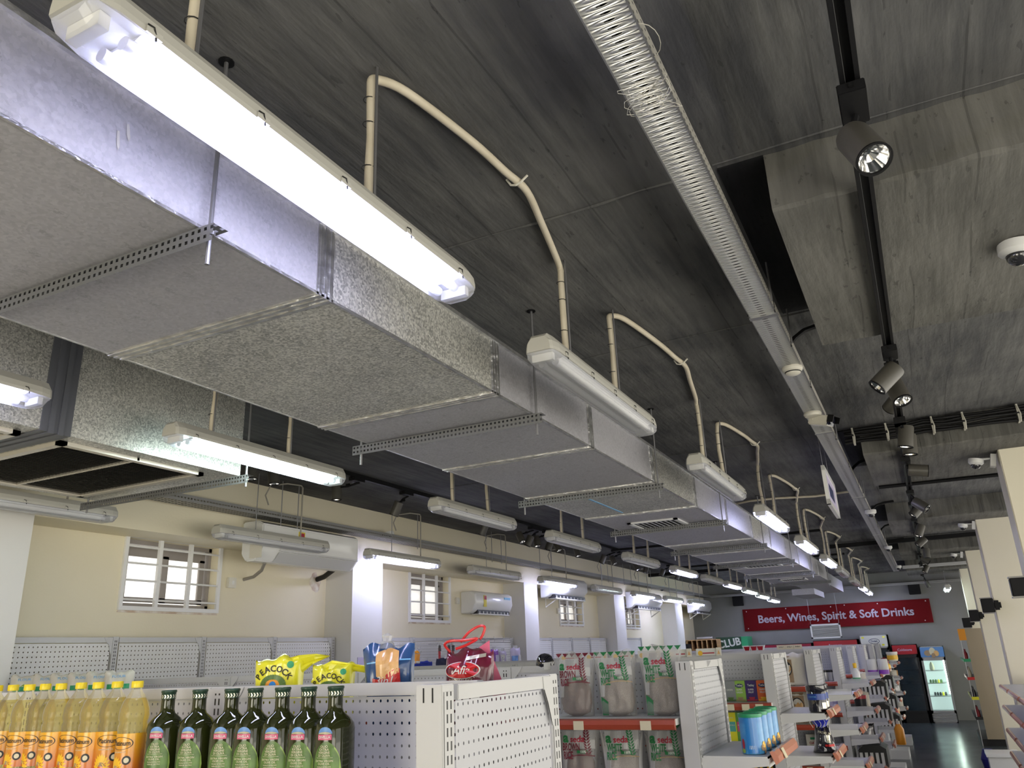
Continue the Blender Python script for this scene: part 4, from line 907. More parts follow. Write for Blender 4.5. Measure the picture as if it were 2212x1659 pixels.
def olive_bottle(label, loc, turn=0.):
    t = thing('olive_oil_bottle', label, 'bottle', loc, turn, 'dark olive oil bottles')
    R_ = .0405
    MB().lathe([(.03, 0), (R_ - .002, .004), (R_, .010), (R_, .195), (R_ - .002, .207), (R_ - .010, .221), (.0175, .235), (.0150, .245), (.0145, .286), (.0155, .288)], 36).build('glass_body', 'oliveglass', t, smooth=True)
    c = MB().lathe([(.0155, .274), (.0158, .291), (.0172, .2935), (.0172, .2965), (.0160, .299)], 28).build('cap', 'blackcap', t, smooth=True)
    m = MB(); f = cyl(.0158, off=.0005)
    for k in range(16):
        u = -.049 + k * .0062
        m.add([f(u, .2765), f(u + .0022, .281), f(u, .2865), f(u + .0026, .2865), f(u + .0048, .281), f(u + .0026, .2765)], [(0, 1, 2, 3, 4, 5)])
    m.build('chevron_band', 'silver', c)
    fn = cyl(R_)
    def hi(x): u = (x + .004) / .030; return .105 + .063 * math.sqrt(max(0, 1 - min(1, abs(u)) ** 1.7))
    def lo(x): u = (x + .004) / .030; return .105 - .075 * math.sqrt(max(0, 1 - min(1, abs(u)) ** 1.9))
    m = MB(); patch(m, fn, -.034, .026, lo, hi, 24, 6); lb = m.build('label', 'lab_green', t, smooth=True)
    f2 = cyl(R_, off=.0014); f3 = cyl(R_, off=.002)
    m = MB(); patch(m, f2, .012, .0262, lambda x: lo(x), lambda x: hi(x), 8, 6); patch(m, f3, .006, .0225, lambda x: lo(x) + .006, lambda x: hi(x) - .006, 8, 6, k=1); m.build('label_edge', ['lab_lgreen', 'lab_green'], lb)
    f3 = cyl(R_, off=.0026)
    for s_, sz, z, sx in (('OLIO', .0078, .156, .8), ('EXTRA', .0078, .149, .8), ('VERGINE', .0078, .142, .75), ('DI OLIVA', .0078, .135, .75), ('EXTRA VIRGIN', .0068, .1225, .8), ('OLIVE OIL', .0068, .116, .8), ('HUILE D\'OLIVE', .0048, .109, .9), ('VIERGE EXTRA', .0048, .103, .9)):
        text_mb(s_, sz, f3, .008, sx, -.007, z).build('lettering', 'tag', lb)
    m = MB(); patch(m, f3, -.023, .010, .1295, .1302, 8, 1); m.build('rule', 'tag', lb)
    m = MB(); patch(m, f3, -.021, .007, .1715, .1845, 8, 2); m.build('brand_banner', 'pink', lb)
    text_mb('DIVELLA', .0085, cyl(R_, off=.0034), .02, .72, -.007, .178).build('lettering', 'txt_w', lb)
    m = MB(); disc(m, f2, -.007, .1855, .0145, .0165, 18, a0=0, a1=PI); m.build('round_landscape', 'skyb', lb)
    m = MB(); disc(m, f3, -.007, .1855, .013, .005, 14, a0=0, a1=PI); m.build('town_print', mat('sand_print', (.5, .45, .3), .5), lb)
    return t
ol0 = None
op = ['leftmost, touching the oil bottles', 'second from the left', 'third from the left', 'fourth from the left', 'third from the right', 'second from the right', 'rightmost, beside the bare pegboard']
for i, px in enumerate((367, 434, 503, 553, 612, 668, 726)):
    q = AY(px, 1480, 1.44); lb = 'dark olive oil bottle, ' + op[i]
    tn = math.atan2(-q.x, q.y) - math.radians(17)
    if i == 0: ol0 = olive_bottle(lb, (q.x, q.y, 1.364), tn); ol0.scale = (1.04, 1.04, .80)
    else: dup(ol0, (q.x, q.y, 1.364), lb, tn)
# ================================================================== bags
def bag(t, name, w, h, d, m, seed=1, top=.15, topw=1.06, lean=0., wr=.004, nx=22, nz=26, parent=None, bottom_pinch=.10):
    """pillow bag standing on z=0, facing -y; returns the front surface function"""
    rng = random.Random(seed); ph = [rng.uniform(0, 6.28) for _ in range(8)]
    def half(u, v):  # u in -1..1, v in 0..1
        a = max(0., 1 - abs(u) ** 2.4) ** .5
        b = min(1., (v + .02) / bottom_pinch) ** .5 * (1 if v < 1 - top * 2 else max(.0, (1 - v) / (top * 2)) ** .8)
        return d / 2 * a * b
    def wob(u, v): return wr * (math.sin(5 * u + 7 * v + ph[0]) + .7 * math.sin(11 * u - 5 * v + ph[1]) + .5 * math.sin(17 * v + 3 * u + ph[2]))
    def ww(v): return w / 2 * (1 + (topw - 1) * v - .05 * math.sin(PI * min(1, v * 1.2)))
    def S(x, z, side=-1, off=0.):
        v = min(max(z / h, 0), 1); u = min(max(x / ww(v), -1), 1)
        return (x + lean * z, side * (half(u, v) + off) + wob(u, v) * (.3 + .7 * (1 - abs(u))), z)
    vs = []; fs = []
    for side in (-1, 1):
        for j in range(nz + 1):
            for i in range(nx + 1):
                v = j / nz; u = -1 + 2 * i / nx; p = S(u * ww(v), v * h, side)
                vs.append((p[0], p[1], p[2] + (  .006 * math.sin(4 * u + ph[3]) + .004 * math.sin(9 * u + ph[4])) * v ** 4))
    n1 = (nx + 1) * (nz + 1)
    for j in range(nz):
        for i in range(nx):
            a = j * (nx + 1) + i
            fs.append((a, a + 1, a + nx + 2, a + nx + 1)); fs.append((n1 + a, n1 + a + nx + 1, n1 + a + nx + 2, n1 + a + 1))
    for i in range(nx): fs.append((i, n1 + i, n1 + i + 1, i + 1)); a = nz * (nx + 1) + i; fs.append((a, a + 1, n1 + a + 1, n1 + a))
    for j in range(nz):
        for c in (0, nx): a = j * (nx + 1) + c; fs.append((a, a + nx + 1, n1 + a + nx + 1, n1 + a))
    o = MB().add(vs, fs).build(name, m, t, smooth=True)
    return (lambda x, z, off=.0015: S(x, z, -1, off)), o
def rice_bag(label, loc, brown=False, seed=1, turn=0., lean=0.):
    t = thing('rice_bag', label, 'rice bag', loc, turn, 'clear rice bags on the second gondola')
    w, h, d = .142, .245, .07
    c1 = 'txt_dr' if brown else 'txt_g'
    fn, o = bag(t, 'bag_film', w, h, d, 'film', seed, .12, 1.22, lean)
    # rice inside
    MB().lathe([(.3, 0), (.85, .06), (1., .2), (.97, .42), (.80, .53), (.4, .60), (.01, .62)], 24).build('rice_fill', 'brice' if brown else 'rice', t, smooth=True).scale = (w * .46, d * .40, h)
    m = MB()
    for k in range(6):
        x0 = -w * .60 + k * w * .205; m.add([fn(x0, h * .995), fn(x0 + w * .19, h * .995), fn(x0 + w * .095, h * .93)], [(0, 1, 2)])
    m.build('zigzag_band', 'txt_dr' if brown else 'txt_g', t)
    # back print panel behind the lettering: frosted white field
    m = MB(); patch(m, lambda x, z: fn(x, z, .0006), -w * .47, w * .47, lambda x: h * (.52 + .12 * math.sqrt(max(0, 1 - ((x - .02) / (w * .62)) ** 2))) if x > -w * .3 else h * .30, h * .90, 16, 8)
    m.build('frosted_field', clear('frosted_film%d' % (seed % 3), (.60, .60, .60), .35, .4), t)
    m = text_mb('a', .050, lambda u, z: fn(u, z, .003), .04, 1., -w * .36, h * .795); m.build('lettering', 'txt_g', t)
    m = text_mb('seda', .032, lambda u, z: fn(u, z, .003), .02, 1., -w * .02, h * .775); m.build('lettering', 'txt_r', t)
    m = text_mb('BROWN' if brown else 'WHITE', .038, lambda u, z: fn(u, z, .003), .03, .50, -w * .20, h * .655); m.build('lettering', c1, t)
    m = text_mb('RICE', .038, lambda u, z: fn(u, z, .003), .03, .50, -w * .29, h * .53); m.build('lettering', c1, t)
    m = MB(); patch(m, lambda x, z: fn(x, z, .003), -.005, w * .26, h * .565, h * .61, 4, 1); b = m.build('green_badge', 'txt_g', t)
    text_mb('100%', .013, lambda u, z: fn(u, z, .0042), .02, .9, w * .14, h * .588).build('lettering', 'txt_w', b)
    # ear of grain
    m = MB(); F3 = lambda x, z: fn(x, z, .003)
    for k in range(9):
        zc = h * (.54 + .042 * k); xc = w * (.29 - .010 * k)
        for sg in (-1, 1):
            m.add([F3(xc, zc), F3(xc + sg * .0035, zc + .0085), F3(xc + sg * .0135, zc + .014), F3(xc + sg * .0085, zc + .003)], [(0, 1, 2, 3)])
    m.add([F3(w * .31, h * .50), F3(w * .318, h * .50), F3(w * .21, h * .88), F3(w * .205, h * .88)], [(0, 1, 2, 3)]); m.build('grain_ear_print', c1, t)
    if not brown:
        m = MB(); m.add([F3(-w * .46, .004), F3(-w * .28, .004), F3(-w * .26, h * .22), F3(-w * .37, h * .27), F3(-w * .46, h * .30)], [(0, 1, 2, 3, 4)]); m.build('green_corner_print', 'txt_g', t)
    m = MB(); Z0 = lambda x: h * (.46 + .12 * math.sqrt(max(0, 1 - ((x - w * .12) / (w * .58)) ** 2)) - .05)
    patch(m, F3, -w * .38, w * .46, lambda x: Z0(x), lambda x: Z0(x) + .0035, 14, 1); m.build('arched_rim_print', 'txt_dr' if brown else mat('gold_rim', (.45, .33, .18), .5), t)
    return t
yr = 3.395 - .15
for i, (xx, br, z, lb) in enumerate(((-1.435, True, 1.404, 'brown rice bag on the upper shelf, leftmost of three'), (-1.235, False, 1.404, 'white rice bag in the middle of the upper rice shelf'), (-1.045, False, 1.404, 'white rice bag at the right of the upper rice shelf, standing taller'),
        (-1.41, True, 1.13, 'brown rice bag on the lower shelf, leftmost of three'), (-1.19, False, 1.13, 'white rice bag in the middle of the lower rice shelf'), (-1.03, False, 1.13, 'white rice bag at the right of the lower rice shelf'))):
    tpx = ((1245, 1490), (1335, 1495), (1432, 1490), (1250, 1620), (1345, 1620), (1440, 1620))[i]
    q = AY(tpx[0], tpx[1], yr); b = rice_bag(lb, (q.x, yr, z + .001), br, 11 + i * 3, math.radians((6, 14, 8, 12, 16, 9)[i]), (.02, -.02, 0, .03, 0, .02)[i])
    if i in (2,): b.scale = (1, 1, 1.06)
def peacock(label, px, tail, seed, w, h):
    q = AY(px, 1478, 1.665)
    t = thing('yellow_bag', label, 'bag', (q.x, q.y + .01, TOP - .115), math.radians(30), 'yellow printed bags behind the nearest gondola')
    H_ = h + .115
    fn, o = bag(t, 'bag_film', w, H_, .06, 'yellow', seed, .025, 1.0, 0., .0025)
    F3 = lambda x, z: fn(x, z, .002)
    for i, ch in enumerate('PEACOCK'):
        a = math.radians(150 - i * 20); R_ = w * .36
        text_mb(ch, w * .17, F3, .02, .95, -w * .08 + R_ * math.cos(a), H_ * .64 + R_ * .85 * math.sin(a), rot=a - PI / 2).build('lettering', 'txt_k', t)
    m = MB()
    for k in range(17):
        a = math.radians(4 + k * 172 / 16); cx, cz = -w * .08, H_ * .63; r0, r1 = w * .14, w * .25
        c, s = math.cos(a), math.sin(a)
        m.add([F3(cx + r0 * c - .002 * s, cz + .8 * r0 * s + .002 * c), F3(cx + r1 * c - .004 * s, cz + .8 * r1 * s + .004 * c), F3(cx + r1 * 1.06 * c, cz + .85 * r1 * s), F3(cx + r1 * c + .004 * s, cz + .8 * r1 * s - .004 * c), F3(cx + r0 * c + .002 * s, cz + .8 * r0 * s - .002 * c)], [(0, 1, 2, 3, 4)])
    m.build('feather_fan', 'lab_green', t)
    m = MB(); disc(m, F3, -w * .08, H_ * .63, w * .15, w * .12, 16, a0=0, a1=PI); disc(m, lambda x, z: fn(x, z, .0028), -w * .08, H_ * .63, w * .07, w * .08, 12, k=1, a0=0, a1=PI); m.build('feather_centre', ['orange', 'blue'], t)
    m = MB(); disc(m, F3, w * .26, H_ * .90, w * .07, w * .07, 14); m.build('green_seal', 'green', t)
    # flopped-over top flap
    rngf = random.Random(seed); pts = tail; n_ = 6; vs = []
    for j, (ax, az, bx, bz) in enumerate(pts):
        for i in range(n_ + 1):
            u = i / n_; vs.append((ax + (bx - ax) * u, -.006 + .008 * math.sin(i * 1.7 + j * 2.1 + seed), H_ + az + (bz - az) * u))
    fs = [(j * (n_ + 1) + i, j * (n_ + 1) + i + 1, (j + 1) * (n_ + 1) + i + 1, (j + 1) * (n_ + 1) + i) for j in range(len(pts) - 1) for i in range(n_)]
    m = MB().add(vs, fs); o = m.build('twisted_top', 'yellow', t, smooth=True); md = o.modifiers.new('s', 'SOLIDIFY'); md.thickness = .0012
peacock('yellow bag with peacock fan, left of the two', 597, [(-.045, -.032, -.03, -.02), (.0, -.045, .01, -.004), (.045, -.050, .05, .004), (.085, -.02, .092, .006), (.125, -.003, .13, .0)], 4, .125, .066)
peacock('crumpled yellow bag with peacock fan, right of the two', 715, [(-.055, -.04, -.04, -.005), (-.02, -.03, -.005, .012), (.03, -.012, .05, .002), (.09, -.022, .10, -.008), (.15, -.055, .155, -.045)], 9, .105, .042)
# denim-blue detergent bag and maroon rice sack with red handles
q = AY(836, 1470, 1.68)
t = thing('blue_bag', 'blue denim printed bag with peach and red swirl behind the pegboard', 'bag', (q.x, q.y + .02, TOP - .12), math.radians(24))
fn, o = bag(t, 'bag_film', .115, .205, .055, 'denim', 21, .1, 1.12, -.04, .004)
F3 = lambda x, z: fn(x, z, .003)
m = MB(); patch(m, F3, -.028, .028, lambda x: .125 + .4 * abs(x + .01), lambda x: .198 - .35 * abs(x - .005), 10, 8); m.build('peach_print', 'peach', t)
m = MB(); patch(m, F3, -.038, .030, .100, lambda x: .138 + .012 * math.sin(60 * x), 10, 5); m.build('red_print', 'paint_red', t)
text_mb('3in1', .026, lambda u, z: fn(u, z, .0045), .0, 1., -.006, .122, shear=.3).build('lettering', 'txt_w', t)
m = MB(); patch(m, F3, -.052, -.028, lambda x: .166 + .1 * x, lambda x: .169 + .1 * x, 4, 1); patch(m, F3, .03, .056, lambda x: .168, lambda x: .171, 4, 1); m.build('stitch_print', 'bluel', t)
m = MB(); m.lathe([(.020, .0), (.016, .012), (.010, .018), (.014, .030), (.004, .036)], 9, (-.012, 0, .196)); m.build('knotted_top', 'film', t)
q = AY(998, 1468, 1.70)
t = thing('rice_sack', 'maroon plastic sack with bright red handle straps', 'bag', (q.x, q.y + .02, TOP - .13), math.radians(20))
fn, o = bag(t, 'sack_film', .130, .195, .085, 'maroon', 33, .09, .86, .06, .005)
F3 = lambda x, z: fn(x, z, .003)
m = MB(); disc(m, F3, -.012, .150, .042, .017, 24); m.build('red_oval', 'paint_red', t)
m = MB(); disc(m, lambda x, z: fn(x, z, .0036), -.012, .150, .044, .019, 24, inner=.93); m.build('oval_ring', 'txt_w', t)
text_mb('Afia', .026, lambda u, z: fn(u, z, .0045), .01, 1., -.012, .150, shear=.3).build('lettering', 'txt_w', t)
m = MB(); patch(m, F3, -.005, .04, lambda x: .172 + .15 * x, lambda x: .180 + .15 * x, 6, 2); m.build('gold_band_print', 'silver', t)
text_mb('BASMATI RICE', .009, lambda u, z: fn(u, z, .0045), .01, 1., -.014, .128, shear=.3).build('lettering', 'silver', t)
for k, (P, r_) in enumerate((([(-.052, .0, .192), (-.066, -.01, .212), (-.045, -.022, .222), (-.005, -.024, .222), (.035, -.018, .226), (.0, -.022, .208), (-.035, -.02, .198)], .004), ([(-.02, .0, .218), (.004, .01, .246), (.035, .012, .262), (.052, .01, .258), (.045, .01, .236), (.035, .006, .222)], .004))):
    Q = []
    for j in range(len(P) - 1):
        p0, p1, p2, p3 = [Vector(P[max(0, min(len(P) - 1, j + d_))]) for d_ in (-1, 0, 1, 2)]
        for s in range(5): u = s / 5; Q.append(.5 * ((2 * p1) + (-p0 + p2) * u + (2 * p0 - 5 * p1 + 4 * p2 - p3) * u * u + (-p0 + 3 * p1 - 3 * p2 + p3) * u ** 3))
    MB().tube([(v.x * .8 + .004, v.y, .192 + (v.z - .192) * .8) for v in Q], r_ * .8, 8).build('handle_strap', 'paint_red', t, smooth=True)
MB().add([(.045, .02, .10), (.075, .03, .0), (.09, .03, .10), (.052, .02, .20)], [(0, 1, 2, 3)]).add([(.03, .018, .2), (.055, .02, .215), (.055, .02, .12), (.03, .018, .12)], [(0, 1, 2, 3)]).build('side_gusset', 'pink', t)
# white flour sacks behind the oil bottles
wb0 = None
for i, px in enumerate((55, 103, 140, 178, 217, 257)):
    q = AY(px, 1470, 3.12); lb = 'white sack with green top band, %s from the left behind the oil bottles' % ORD[i]
    if wb0 is None:
        wb0 = thing('white_sack', lb, 'sack', (q.x, q.y, 1.404), math.radians(48), 'white sacks on the second gondola')
        fn, o = bag(wb0, 'paper_bag', .145, .245, .06, 'cream', 51, .03, 1.03, 0., .003)
        F3 = lambda x, z: fn(x, z, .002)
        m = MB(); patch(m, F3, -.055, .055, .158, .183, 8, 2); m.build('green_band', 'green', wb0)
        m = MB(); m.add([F3(-.02, .183), F3(.015, .183), F3(-.002, .198)], [(0, 1, 2)]); m.build('leaf_print', 'lab_lgreen', wb0)
        text_mb('FLOUR', .018, lambda u, z: fn(u, z, .0035), .01, 1.2, 0, .221, k=0).build('lettering', 'bluel', wb0)
        text_mb('Real', .040, lambda u, z: fn(u, z, .0035), .02, 1., 0, .14).build('lettering', 'txt_k', wb0)
    else: dup(wb0, (q.x, q.y, 1.404), lb)
MB()
# ================================================================== small goods
def box_pack(name, label, cat, loc, w, d, h, m, face, grp=None, rz=0.):
    t = thing(name, label, cat, loc, rz, grp)
    MB().box(-w / 2, w / 2, 0, d, 0, h).build('carton', m, t, bevel=.0015)
    for nm, mm, mb in face(w, h): mb.build(nm, mm, t)
    return t
Fz = lambda u, z: (u, -.0008, z)
F4 = lambda u, z: (u, -.0016, z)
def tea_face(title, tcol, cup='brown', brand=True):
    def f(w, h):
        out = []
        if brand:
            m = MB(); disc(m, Fz, 0, h * .76, w * .36, h * .10, 16); out.append(('brand_shield', 'navy', m))
            out.append(('lettering', 'txt_w', text_mb('Tetley', w * .26, F4, .02, .9, 0, h * .77)))
        for k, s in enumerate(title): out.append(('lettering', tcol, text_mb(s, w * .20, F4, .02, .9, -w * .03, h * (.56 - .13 * k))))
        m = MB(); disc(m, Fz, 0, h * .20, w * .26, h * .13, 14, a0=PI, a1=2 * PI); patch(m, Fz, -w * .45, w * .45, .002, h * .09, 4, 1); out.append(('cup_print', cup, m))
        return out
    return f
zt = 1.345; yt = 5.175 - .16
tea = [(1578, 'grey and green tea carton, leftmost above the orange rail', mat('grey_carton', (.25, .27, .27), .4), ['GREEN'], 'lab_green', 'txt_w'),
       (1599, 'lime green tea carton on the upper tea shelf', mat('lime_carton', (.28, .50, .08), .4), ['SUPER', 'GREEN'], 'brown', 'txt_w'),
       (1624, 'dark purple tea carton on the upper tea shelf', mat('purple_carton', (.05, .02, .14), .4), ['SUPER', 'FRUIT'], 'txt_r', 'txt_w'),
       (1649, 'bright orange tea carton on the upper tea shelf', mat('orange_carton', (.75, .14, .02), .4), ['SUPER', 'FRUIT'], 'sunp', 'txt_w')]
for i, (px, lb, mm, tt, cup, tc_) in enumerate(tea):
    q = AY(px, 1500, yt); box_pack('tea_box', lb, 'tea box', (q.x, yt, zt + .001), .066, .07, .112, mm, tea_face(tt, tc_, cup, i > 0), 'tea cartons on the third gondola', math.radians((2, -3, 1, 0)[i]))
tea2 = [(1579, 'yellow and teal tea carton on the lower tea shelf', 'yellow', 'teal', ['CAMOMILE']), (1601, 'green and pink tea carton on the lower tea shelf', mat('leaf_carton', (.12, .33, .06), .4), 'pink', ['GREEN TEA']), (1627, 'dark red tea carton behind the blue tins', 'txt_dr', 'txt_w', ['TEA'])]
for i, (px, lb, mm, cc, tt) in enumerate(tea2):
    q = AY(px, 1560, yt)
    def ff(w, h, cc=cc, tt=tt):
        m = MB(); patch(m, Fz, -w * .4, w * .4, h * .34, h * .68, 2, 2); return [('colour_panel', cc, m), ('lettering', 'txt_w' if cc != 'txt_w' else 'txt_k', text_mb(tt[0], w * .15, F4, .01, .9, 0, h * .56)), ('lettering', 'txt_w', text_mb('TEA BAGS', w * .12, F4, .01, .9, 0, h * .82))]
    box_pack('tea_box', lb, 'tea box', (q.x, yt, 1.131), .062, .07, .155, mm, ff, 'tea cartons on the third gondola')
for i, px in enumerate((1598, 1626, 1652, 1675)):
    q = AY(px, 1655, yt); box_pack('coffee_box', 'black and gold carton low under the blue tins, %s from the left' % ORD[i], 'box', (q.x, yt, .931), .07, .07, .15, 'fridge', lambda w, h: [('gold_panel', 'sunp', patch(MB(), Fz, -w * .38, w * .38, h * .25, h * .62, 2, 2)), ('round_print', 'fridge', disc(MB(), F4, 0, h * .5, w * .22, w * .2, 14))], 'black and gold cartons on the third gondola')
# blue tins with green lids
tin0 = None
tinm = noise_mat('printed_blue_tin', (.02, .20, .55), (.10, .42, .75), 4, .3, stretch=(1, 1, 3)); tinm.node_tree.nodes['Principled BSDF'].inputs['Coat Weight'].default_value = .5
for i in range(4):
    loc = (-.655 - .0 * i, 3.235 + .108 * i, 1.276); lb = 'blue tin with green lid, %s' % ('nearest of four on the first outside shelf', 'second of the four tins', 'third of the four tins', 'farthest of the four tins')[i]
    if i == 0:
        t = tin0 = thing('milk_powder_tin', lb, 'tin', loc, math.radians(8), 'blue tins with green lids')
        MB().lathe([(.040, 0), (.0425, .002), (.0425, .128), (.040, .130)], 36).build('tin_body', tinm, t, smooth=True)
        MB().lathe([(.0440, .124), (.0445, .126), (.0445, .136), (.040, .1375), (.038, .134)], 36).build('lid', 'green', t, smooth=True)
        f = cyl(.0425); f2 = cyl(.0425, off=.0014)
        m = MB(); patch(m, f, -.012, .012, .018, .030, 4, 1); m.build('barcode_patch', 'txt_w', t)
        m = MB(); patch(m, f, -.020, .022, .004, .120, 8, 4); m.build('back_panel_print', 'blue', t)
        m = MB()
        for k in range(5): disc(m, f2, .040 + .007 * k, .022 + .012 * math.sin(k * 2.1), .009, .011, 10, k=k % 2)
        m.build('biscuit_print', ['brown', 'sunp'], t)
        m = MB(); disc(m, f2, -.036, .035, .007, .018, 12); disc(m, f2, -.038, .012, .010, .008, 12, k=1); m.build('small_print', ['txt_r', 'lab_lgreen'], t)
    else: dup(tin0, loc, lb)
# beige flour bags with round picture
fb0 = None
for i, (px, z, lb) in enumerate(((1720, 1.345, 'beige flour bag with round picture on the upper shelf'), (1735, 1.08, 'beige flour bag with round picture on the lower shelf'), (1745, .80, 'white and red oats bag on the shelf below the flour bags'))):
    yf = 6.955 - .16; q = AY(px, 1500, yf)
    if i < 2:
        t = thing('flour_bag', lb, 'bag', (q.x, yf, z + .001), 0, 'bags on the fourth gondola')
        fn, o = bag(t, 'paper_bag', .19, .235, .07, 'cream', 70 + i, .07, 1.0, 0., .003)
        m = MB(); patch(m, lambda x, z_: fn(x, z_, .002), -.09, .005, .0, .215, 6, 8); m.build('kraft_panel', 'brown', t)
        m = MB(); disc(m, lambda x, z_: fn(x, z_, .0034), -.045, .125, .046, .056, 24); disc(m, lambda x, z_: fn(x, z_, .0045), -.045, .125, .039, .048, 24, k=1); m.build('round_picture', ['txt_k', 'cream'], t)
        m = MB()
        for k in range(4): disc(m, lambda x, z_: fn(x, z_, .0055), -.055 + .013 * k, .115 + .012 * (k % 2), .011, .02, 10)
        m.build('food_print', 'peach', t)
    else:
        t = box_pack('oats_bag', lb, 'bag', (q.x, yf, z + .001), .12, .06, .20, 'cream', lambda w, h: [('green_mark', 'green', patch(MB(), Fz, -.03, .01, h * .82, h * .9, 2, 1)), ('lettering', 'txt_r', text_mb('OATS', .024, F4, .02, 1., -.01, h * .70)), ('fruit_print', 'peach', disc(MB(), Fz, .0, h * .3, .022, .022, 14)), ('fruit_print', 'txt_r', disc(MB(), F4, .035, h * .27, .018, .016, 12)), ('leaf_print', 'lab_lgreen', disc(MB(), F4, -.03, h * .26, .015, .018, 12))])
# black jars
for i in range(2):
    q = (-.635, 5.03 + .12 * i, 1.286)
    t = thing('black_jar', 'large black jar with blue band, %s' % ('front of two on the outside shelf', 'half hidden behind the front one'), 'jar', q, 0, 'black jars with blue bands') if False else thing('black_jar', ('large black jar with blue band, front of the pair', 'black jar half hidden behind the front jar')[i], 'jar', q, 0, 'black jars with blue bands')
    MB().lathe([(.045, 0), (.050, .004), (.050, .105), (.046, .112)], 36).build('jar_body', 'hood', t, smooth=True)
    MB().lathe([(.052, .110), (.0535, .112), (.0535, .138), (.050, .142)], 36).build('lid', 'hood', t, smooth=True)
    f = cyl(.050); m = MB(); patch(m, f, -.07, .07, .064, .096, 24, 2); m.build('blue_band', 'blue' if False else mat('jar_blue', (.01, .05, .30), .3), t)
    text_mb('COCOA', .012, cyl(.05, off=.002), .01, 1., -.02, .080).build('lettering', 'bluel', t)
    m = MB(); patch(m, cyl(.05, off=.0016), .03, .065, .02, .05, 6, 3); m.build('speckled_print', 'silver', t)
# black foil coffee bag with blue twisted top
q = AY(1800, 1637, 5.12); q = Vector((-.64, 5.10, 1.071))
t = thing('foil_bag', 'black foil bag with blue twisted top on the lower outside shelf', 'bag', q, math.radians(10)); t.scale = (1.25, 1.25, .98)
fn, o = bag(t, 'foil_body', .105, .145, .085, 'hood', 91, .18, .55, .0, .005)
MB().loft([[( .02 * math.cos(a) * s + dx, .012 * math.sin(a) * s, z) for a in [k * PI / 6 for k in range(12)]] for s, z, dx in ((1.25, .118, 0), (1.0, .132, -.003), (1.5, .155, -.006), (2.2, .185, -.004), (2.4, .200, .0))]).build('blue_top', mat('royal_blue_foil', (.02, .03, .40), .2, coat=.6), t, smooth=True)
for k in range(5):
    MB().tube([(-.045 + .018 * k + .006 * math.sin(s_ * 1.3 + k), -.013 - .012 * (s_ / 5), .205 - .012 * s_) for s_ in range(7)], .0013, 5).build('white_swirl', 'txt_w', t)
text_mb('PREMIUM', .017, lambda u, z: fn(u, z, .004), .02, .8, .005, .105, rot=-.25).build('lettering', 'silver', t)
m = MB(); patch(m, lambda x, z: fn(x, z, .003), .0, .040, .035, .047, 5, 1); m.build('red_strip', 'paint_red', t)
m = MB(); patch(m, lambda x, z: fn(x, z, .003), .01, .025, .055, .095, 4, 3); m.build('silver_print', 'silver', t)
# jars, bottles on the fifth run
def lathe_thing(name, label, cat, loc, parts, grp=None, n=18):
    t = thing(name, label, cat, loc, 0, grp)
    for nm, mm, prof in parts: MB().lathe(prof, n).build(nm, mm, t, smooth=True)
    return t
yj = 8.735 - .16
q = AY(1782, 1455, yj); lathe_thing('glass_jar', 'small glass jar on the fifth gondola rail, left one', 'jar', (q.x, yj, 1.301), [('jar_body', 'silverp', [(.03, 0), (.034, .01), (.034, .08)]), ('lid', 'fridge', [(.035, .08), (.035, .10)])], 'jars on the fifth gondola')
q = AY(1795, 1455, yj); lathe_thing('glass_jar', 'small glass jar on the fifth gondola rail, right one', 'jar', (q.x, yj, 1.301), [('jar_body', 'silverp', [(.03, 0), (.034, .01), (.034, .08)]), ('lid', 'fridge', [(.035, .08), (.035, .10)])], 'jars on the fifth gondola')
for i, px in enumerate((1788, 1802)):
    q = AY(px, 1485, yj); lathe_thing('blue_bottle', 'squat bottle with blue neck and red label, %s one' % ('left', 'right')[i], 'bottle', (q.x, yj, 1.031), [('bottle_body', 'lilac', [(.035, 0), (.042, .01), (.042, .07), (.02, .11)]), ('cap', 'blue', [(.02, .11), (.018, .15)]), ('label', 'txt_r', [(.0425, .02), (.0425, .05)])], 'blue necked bottles')
